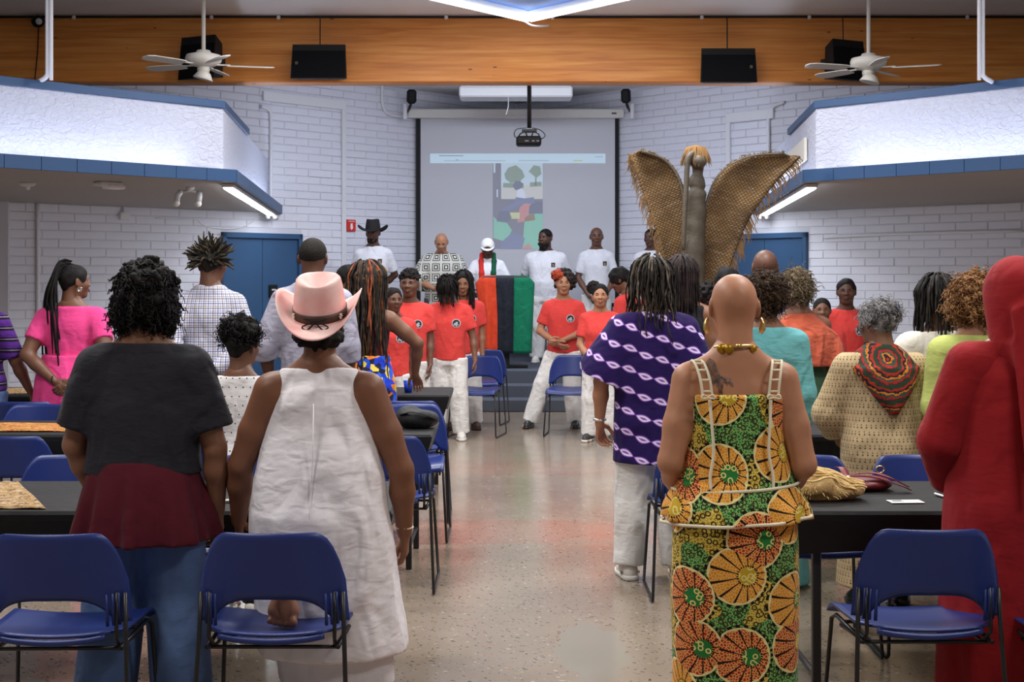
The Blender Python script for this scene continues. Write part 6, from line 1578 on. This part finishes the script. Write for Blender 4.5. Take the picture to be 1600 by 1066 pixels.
p.top(squares(), sleeve=1.45, hem=.38, ease=.04, sl_ease=.045, sl_flare=.03, neck=(.846, .05), straight=.6, name='tunic', wr=(.006, 18))
MB().tube([Vector((.09*math.sin(a), .075+.045*math.cos(a), 1.42-.10*(.5+.5*math.cos(a)))) for a in np.linspace(-2.4, 2.4, 20)], .006, 6).build('necklace', plain('silver2', (.6, .6, .6), .3, metal=1), p.root, True)
p = man(762, 18.12, 1.66, 180, 'person in a white cap and red and green scarf bowing behind the lectern', VD, pitch=34, emblem=False, arms=(((-.17, .01, .64), (-.12, .14, .60)), ((.17, .02, .64), (.12, .15, .58))), shoe=(BOOT, plain('boot_sole', c8(150, 110, 60), .7), 'sneaker'))
WCAP = plain('white_cap', c8(220, 220, 222), .8)
p.haircap(WCAP, .10, 0, side=.30, name='cap'); m = MB(); m.grid(lambda a, t: tuple(p.hp(.80*math.sin((a-.5)*2.6)*(1+.05*t), .02+.80*math.cos((a-.5)*2.6)*(.98+.38*t), .44-.10*t)), 16, 4, .004); m.build('cap_brim', WCAP, p.root, True)
for g, c_, n_ in ((-1, c8(20, 80, 56), 'scarf_green'), (1, c8(190, 44, 36), 'scarf_red')):
    v = Vol((-.25, -.2, 1.0), (.25, .3, 1.55), .013); v.chain([(0, -.075, 1.45), (g*.075, -.03, 1.445), (g*.085, .07, 1.36), (g*.075, .125, 1.20), (g*.08, .13, 1.06)], [.028, .03, .032, .036, .034], .02); V, Q = v.nets(); link(n_, quadmesh(n_, V, Q), p.root, cloth(n_, c_), True)
p = man(853, 18.75, 1.79, 176, 'large bearded person in a white T-shirt beside the flag', VD, yaw=28, bw=1.28, bd=1.2, belly=.03, arms=('behind', 'behind'))
p.haircap(BLACKHAIR, .03, 0, side=.26); p.curls(BLACKHAIR, [(0, .30, -.75, .55, .48, .52), (0, .42, -1.05, .36, .34, .30)], 130, .012, seed=3, facecut=False, name='beard')
p = man(932, 19.0, 1.82, 180, 'slim bald person in a white T-shirt at the right of the screen', DK, bw=.98, arms=(((-.14, 0, .63), (-.06, .10, .50)), ((.14, 0, .63), (.06, .10, .49))))
p = man(1018, 18.95, 1.80, 176, 'person in a white T-shirt whose head is hidden by the woven wing', VD, yaw=30, emblem=False); p.haircap(BLACKHAIR, .03, 0, side=.26)
# ------------------------------------------------------------------ right of the aisle, adults
d = 7.36
p = Person((PX(1020, d), d), 3, 1.66, 'person in a purple and white printed tunic with long thin locs', LT2, bw=1.05, res=.012, armL=((-.165, .0, .625), (-.165, .05, .485), (.1, .5, -.85), (.5, -.6, 0)), armR='down', curl=.8,
    legs={'L': ((-.062, .01, .275), (-.078, -.02, .045)), 'R': ((.066, .01, .275), (.080, -.02, .045))})
p.trousers(WPANT, ease=.022, top=.45, flare=.018, knee=.010, wr=(.009, 22)); LENS = lens()
p.top(LENS, sleeve=.99, hem=.368, ease=.046, sl_ease=.036, sl_flare=.075, neck=(.846, .0), straight=.9, flare=.05, name='tunic', wr=(.007, 16))
p.shoes(SNK, SOLE, mark=BSH); LK = [hairmat('lock_dark', (.008, .007, .006), (.035, .028, .022)), hairmat('lock_ash', (.05, .04, .03), (.16, .13, .10))]
p.haircap(LK[0], .06, .003); p.locs([LK[0], LK[0], LK[1]], 120, .30, .0062, seed=11, out=.035, arc=(45, 315), lenvar=.55, spread=1.6, wav=.03)
MB().tube([Vector((p.arm['L'][2][0]+.030*math.cos(a), p.arm['L'][2][1]+.030*math.sin(a)-.006, p.arm['L'][2][2]+.02)) for a in np.linspace(0, 2*PI, 18)], .007, 6).build('wristwatch', plain('silver', (.8, .8, .8), .2, metal=1), p.root, True)
d = 9.0
p = Person((PX(1066, d), d), 0, 1.70, 'person in a black sleeveless top with shoulder-length dark hair', MD, bw=1.05, fem=True, res=.014)
p.top(BLKC, sleeve=0, hem=.5, ease=.012, neck=(.83, 0)); p.trousers(BLKC); p.shoes(BSH)
p.curls(hairmat('dark_brown_hair', (.008, .006, .006), (.035, .02, .02)), [(0, -.12, .25, .85, 1.0, .9), (0, -.40, -.40, .80, .66, .72)], 60, .010, seed=7); p.locs([MATS['dark_brown_hair']], 330, .32, .007, seed=7, out=.022, arc=(40, 320), lenvar=.12, wav=.008, spread=.6)
# bald woman in printed dress
d = 4.56; h = 1.585
p = Person((PX(1148, d), d), 0, h, 'bald person in a strapless wax-print dress with a back tattoo', c8(174, 122, 92), bw=1.12, bd=1.1, fem=True, res=.010, shw=.93, armL=((-.137, -.030, .62), (-.095, .095, .52), (.5, .85, -.1), (0, 0, -1)), armR=((.137, -.030, .615), (.095, .095, .52), (-.5, .85, -.1), (0, 0, -1)))
WX = wax()
p.skirt([(.02, .215, .185, 0, 0), (.3, .205, .18, 0, 0), (.55, .21, .185, 0, -.005), (.75, .205, .18, 0, -.012), (.88, .19, .155, 0, -.005), (.95, .175, .135, 0, 0)], WX, 'wrap_skirt', 2.2, (5, .015), (.004, 18), 3, .010)
p.skirt([(.800, .238, .200, 0, -.012), (.84, .232, .19, 0, -.012), (.90, .205, .165, 0, -.008), (.925, .195, .155, 0, -.005)], WX, 'peplum', 2.2, (8, .05), None, 9, .008)
p.skirt([(.895, .200, .158, 0, -.005), (.96, .184, .140, 0, 0), (1.03, .170, .128, 0, .004), (1.10, .168, .130, 0, .010), (1.18, .171, .126, 0, .008), (1.205, .170, .118, 0, .004)], WX, 'bodice', 2.3, (0, 0), (.003, 16), 6, .009)
IVO = cloth('ivory_piping', c8(226, 216, 188), wr=.1)
def ring(zz_, a_, b_, cy=0.0, r=.005, wob=0.0, nm='piping', z2=0.0): MB().tube([Vector((a_*math.sin(q)*(1+wob*math.sin(8*q+1.3*math.sin(2*q+9))), -b_*math.cos(q)*(1+wob*math.sin(8*q+4)) + cy, zz_+z2*math.sin(q))) for q in np.linspace(-2.2, 2.2, 60)], r, 6).build(nm, IVO, p.root, True)
ring(.905, .207, .166, -.005, .0055, 0, z2=.012); ring(.803, .242, .203, -.012, .0055, .04, z2=.012)
for g in (-1, 1):
    MB().tube(smooth_path([(g*.098, -.112, 1.19), (g*.092, -.124, 1.10), (g*.088, -.130, 1.02), (g*.10, -.138, .95), (g*.098, -.150, .905)], 5), .005, 6).build('seam_piping', IVO, p.root, True)
    def bk(q, g=g): # follows the back and goes over the shoulder
        return np.array([(g*.105, -.106, 1.195), (g*.112, -.098, 1.25), (g*.122, -.072, 1.292), (g*.130, -.035, 1.308), (g*.130, .01, 1.300)][q], float)
    C = smooth_path([bk(i) for i in range(5)], 6); sp = MB()
    for e in (-.015, .015): MB().tube([Vector((c[0]+e, c[1]-.010, c[2]+.004)) for c in C], .0045, 6).build('strap_cord', IVO, p.root, True)
    for i in range(2, len(C), 4): MB().tube([Vector((C[i][0]-.015, C[i][1]-.010, C[i][2]+.004)), Vector((C[i][0]+.015, C[i][1]-.010, C[i][2]+.004))], .004, 6).build('strap_rung', IVO, p.root, True)
    for e in (-1, 1): MB().tube(smooth_path([(g*.105, -.122, 1.200), (g*.105+e*.016, -.130, 1.208), (g*.105+e*.020, -.132, 1.196), (g*.105, -.126, 1.198)], 4), .003, 6).build('strap_bow', IVO, p.root, True)
MB().tube([Vector((.070*math.sin(q), -.008-.068*math.cos(q), 1.352+.010*math.cos(q))) for q in np.linspace(0, 2*PI, 40)], .006, 6).build('necklace', GOLD, p.root, True)
for x_, s_ in ((-.03, 1.0), (-.052, 1.0), (.05, .7)):
    MB().lathe([(.001, -.003), (.016*s_, -.002), (.016*s_, .002), (.001, .003)], 14, (x_, -.088+abs(x_)*.45, 1.352), Matrix.Rotation(PI/2, 3, 'X')).build('necklace_disc', plain('brass', c8(170, 130, 40), .4, metal=.8), p.root, True)
for g in (-1, 1): MB().tube([p.hp(g*.80, -.12, -.32), p.hp(g*.86, -.14, -.48), p.hp(g*.84, -.14, -.66), p.hp(g*.80, -.12, -.80)], [.003, .008, .012, .004], 8).build('earring', GOLD, p.root, True)
# tattoo: ink in the skin of the left shoulder blade, as its own flat print on the back
def tattoo():
    T = p.T
    pts = [(-.052, .045), (-.035, .062), (-.022, .055), (-.012, .072), (.004, .060), (.020, .058), (.032, .040), (.040, .020), (.046, -.008), (.043, -.034), (.036, -.010), (.030, .002), (.024, -.030), (.018, -.012), (.010, -.018), (.004, -.045), (.006, -.062), (-.006, -.060), (-.010, -.036), (-.024, -.022), (-.036, -.026), (-.030, -.006), (-.048, .004), (-.040, .022)]
    m = MB()
    # the skin is found by casting onto the body mesh so that the ink follows it
    me = p.bodyo.data; co = np.empty(len(me.vertices)*3, np.float32); me.vertices.foreach_get('co', co); co = co.reshape(-1, 3)
    def surf(x, z):
        dd_ = (co[:, 0]-x)**2+(co[:, 2]-z)**2; idx = np.argsort(dd_)[:24]; idx = idx[co[idx, 1] < 0]
        if len(idx) == 0: return -.1
        w_ = 1/(dd_[idx]+1e-5); return float((co[idx, 1]*w_).sum()/w_.sum())
    cx, cz = -.058, 1.262
    ctr = (cx, surf(cx, cz)-.0025, cz); n = len(pts); vs = [ctr]
    for k_ in (.35, .7, 1.0):
        for a, b_ in pts: x, z = cx+a*k_*.9, cz+b_*k_*.95; vs.append((x, surf(x, z)-.0025, z))
    fs = [(0, 1+(i+1) % n, 1+i) for i in range(n)]+[(1+r_*n+i, 1+r_*n+(i+1) % n, 1+(r_+1)*n+(i+1) % n, 1+(r_+1)*n+i) for r_ in range(2) for i in range(n)]
    m.add(vs, fs)
    g = G('tattoo_ink'); f = g.n('TexNoise', Vector=g.ob(), Scale=60.0, Detail=4.0)
    return m.build('tattoo', g.fin(g.ramp(f, [(.35, c8(78, 62, 56)), (.6, c8(132, 98, 80))]), .5), p.root, True)
tattoo()
d = 7.17
p = Person((PX(1196, d), d), 5, 1.585, 'person in a long teal dress with curly brown hair', c8(140, 98, 74), bw=1.06, fem=True, res=.012, yaw=18, armR='down')
TEAL = cloth('teal_linen', c8(100, 166, 170), wr=.6)
p.top(TEAL, sleeve=1.8, hem=.012, ease=.02, flare=.05, neck=(.838, .02), sl_ease=.022, straight=.3, name='dress', wr=(.006, 18))
BRN = hairmat('curly_brown', (.02, .011, .006), (.09, .052, .030)); SH_ = [(0, -.2, .32, .95, 1.0, .86), (0, -.45, -.1, .75, .6, .6)]; p.curls(BRN, SH_, 300, .011, seed=9, res=.0085); p.frizz([BRN], SH_, 1500, .04, .0024, seed=9)
d = 8.90
p = Person((PX(1246, d), d), 12, 1.62, 'person in an orange shawl and green dress with ash-brown hair', c8(120, 80, 62), bw=1.12, bd=1.1, fem=True, res=.013, yaw=25)
GRN = cloth('olive_green', c8(58, 84, 62)); p.skirt([(.03, .26, .22, 0, 0), (.5, .25, .21, 0, -.01), (.84, .235, .185, 0, -.015), (1.0, .185, .14, 0, 0), (1.1, .175, .13, 0, 0), (1.22, .16, .11, 0, 0)], GRN, 'dress', 2.2, (5, .03), (.005, 18), 2, .014)
v = Vol((-.4, -.3, .95), (.4, .3, 1.45), .013); v.loft([(1.02, .30, .20, .04, -.02), (1.12, .285, .185, .02, -.02), (1.22, .25, .16, .01, -.015), (1.30, .175, .11, 0, -.01), (1.36, .09, .075, 0, -.01)], .02, 2.1, lambda th, Z: .03*np.sin(9*th+Z*30)*np.clip((1.4-Z)*3, 0, 1)); v.cutplane((0, 0, 1.06), (-.35, .2, -1)); p.garment('shawl', v, cloth('rust_shawl', c8(176, 82, 58), wr=.7), (.006, 26), 7)
ASH = hairmat('ash_brown', (.06, .042, .025), (.20, .15, .09)); p.curls(ASH, [(0, -.15, .25, .84, .98, .88), (0, -.45, -.25, .72, .55, .55)], 200, .012, seed=4); p.frizz([ASH], [(0, -.15, .25, .86, 1.0, .9), (0, -.45, -.25, .74, .57, .57)], 700, .05, .0028, seed=3, turn=1.2)
d = 9.55
p = Person((PX(1196, d), d), 0, 1.765, 'bald person in a blue shirt behind the curly brown hair', c8(96, 64, 50), bw=1.12, res=.014); p.top(cloth('violet_blue', c8(74, 80, 150)), sleeve=.8, hem=.47, ease=.02); p.trousers(GREYT); p.shoes(BSH)
# grey-haired woman
d = 6.68
p = Person((PX(1376, d), d), 2, 1.46, 'grey-haired person in a beige printed dress with a paisley scarf', c8(120, 84, 64), bw=1.16, bd=1.12, fem=True, res=.012, yaw=-28, pitch=8, armL=((-.165, .03, .635), (-.12, .12, .56)), armR=((.165, .03, .635), (.12, .12, .56)))
SP = sprig(); p.top(SP, sleeve=1.85, hem=.075, ease=.028, sl_ease=.034, flare=.055, neck=(.84, .02), straight=.7, name='dress', wr=(.006, 20))
sc = paisley((0.0, 0, 1.20))
v = Vol((-.26, -.3, .88), (.26, .2, 1.32), .010)
v.loft([(1.14, .175, .135, 0, -.01), (1.19, .155, .115, 0, -.01), (1.235, .115, .085, 0, -.008), (1.27, .07, .062, 0, -.004)], .02, 2.2, lambda th, Z: .02*np.sin(7*th)); v.loft([(.935, .02, .03, .02, -.145), (1.0, .07, .04, .012, -.14), (1.08, .125, .055, .005, -.12), (1.16, .160, .075, 0, -.085)], .03, 2.4); V, Q = v.nets(); V = relax(V, Q, 2); V = wrinkle(V, Q, .004, 30, 4); link('scarf', quadmesh('scarf', V, Q), p.root, sc, True)
GRH = hairmat('grey_hair', (.10, .10, .105), (.34, .33, .33)); p.haircap(GRH, .07, .003); p.curls(GRH, [(.30, -.62, .45, .55, .42, .42), (0, -.45, .5, .7, .6, .5)], 170, .010, seed=6, facecut=False, name='hair_bun'); p.frizz([GRH], [(.30, -.62, .45, .55, .42, .42), (0, -.45, .5, .7, .6, .5), (0, -.2, .3, .78, .92, .8)], 900, .03, .002, seed=6)
for a, b_ in ((-.05, .40), (.28, .55), (.10, .30)): MB().tube([p.hp(a, -1.02, b_), p.hp(a+.12, -1.10, b_+.08), p.hp(a+.26, -1.05, b_+.02)], [.006, .014, .006], 6).build('hair_clip', plain('navy_clip', c8(20, 24, 66), .4), p.root, True)
p.shoes(BSH)
# white sweater and lime top
d = 7.12
p = Person((PX(1466, d), d), 6, 1.56, 'person in a cream sweater and khaki trousers with short black locs', DK2, bw=1.05, fem=True, res=.013, yaw=12, armL=((-.17, .01, .63), (-.12, .12, .58)))
p.trousers(KHA, ease=.03, flare=.02); p.top(cloth('cream_knit', c8(212, 208, 198), wr=.5), sleeve=1.8, hem=.545, ease=.03, sl_ease=.034, neck=(.842, .02), straight=.5, name='sweater', wr=(.006, 22)); p.haircap(BLACKHAIR, .07, .003); p.locs([BLACKHAIR, LK[0]], 110, .24, .009, seed=4, out=.035, arc=(25, 335)); p.shoes(BSH)
d = 6.45
p = Person((PX(1524, d), d), 4, 1.575, 'person in a lime green top with curly auburn hair', LT, bw=1.0, fem=True, res=.012)
p.top(cloth('lime_cotton', c8(176, 186, 104)), sleeve=1.1, hem=.45, ease=.026, sl_ease=.03, name='blouse'); p.trousers(BLKC); p.shoes(BSH)
AUB = hairmat('auburn', (.09, .035, .012), (.34, .16, .06)); SH_ = [(0, -.15, .30, 1.0, 1.02, .92), (-.2, -.3, -.15, .85, .75, .65), (.2, -.3, -.15, .85, .75, .65)]; p.curls(AUB, SH_, 300, .010, seed=12, res=.0085); p.frizz([AUB, hairmat('auburn_light', (.20, .09, .03), (.46, .26, .11))], SH_, 2000, .045, .0026, seed=12, turn=2.6)
# red robe and head scarf
d = 4.74
p = Person((PX(1588, d), d), 8, 1.635, 'person in a flowing dark red robe and head scarf at the right edge', LT, bw=1.12, bd=1.1, fem=True, res=.011, armL=((-.155, .02, .63), (-.10, .10, .52)), armR=((.155, .02, .63), (.10, .10, .52)))
RR = cloth('dark_red_jersey', c8(142, 24, 30), wr=.25, var=.06)
p.skirt([(.01, .27, .22, 0, 0), (.4, .26, .21, 0, 0), (.8, .245, .195, 0, -.005), (1.0, .225, .17, 0, 0), (1.15, .215, .155, 0, 0), (1.25, .205, .135, 0, -.005), (1.30, .175, .105, 0, -.008), (1.335, .12, .075, 0, -.01)], RR, 'robe', 2.3, (7, .035), (.004, 16), 8, .011)
p.top(RR, sleeve=1.9, hem=.62, ease=.02, sl_ease=.03, name='robe_sleeves')
v = Vol((-.30, -.34, .75), (.36, .22, 1.70), .010)
A = p.P(0, 0, 0); hz = float(p.pivot[2])
v.ell((0, float(p.pivot[1])-.006, hz+.108), (.104, .130, .126), .02); v.cone((0, -.02, hz+.03), (0, -.03, hz-.07), .092, .10, .05)
v.loft([(1.02, .115, .075, .13, -.135), (1.12, .125, .08, .115, -.125), (1.22, .135, .085, .08, -.10), (1.32, .13, .10, .035, -.05), (1.42, .105, .10, .005, -.02), (1.50, .09, .09, 0, -.01)], .04, 2.1, lambda th, Z: .09*np.sin(6*th+4*Z)*np.clip((1.5-Z)*3, 0, 1))
v.loft([(.88, .085, .035, .10, -.185), (1.0, .11, .05, .095, -.17), (1.2, .12, .06, .085, -.14), (1.36, .11, .07, .03, -.075)], .03, 2.1, lambda th, Z: .16*np.sin(7*th+2*Z)); [v.cone((x_, -.128, 1.50-abs(x_)*.4), (x_*1.9+.07, -.235, .90),   .009, .016, .04) for x_ in (-.075, -.04, -.005, .03, .065)]
v.ell((0, float(p.pivot[1])+.125, hz+.055), (.060, .06, .085), .02, 'sub'); V, Q = v.nets(); V = relax(V, Q, 1); V = wrinkle(V, Q, .003, 20, 5); link('head_scarf', quadmesh('head_scarf', V, Q), p.root, RR, True)
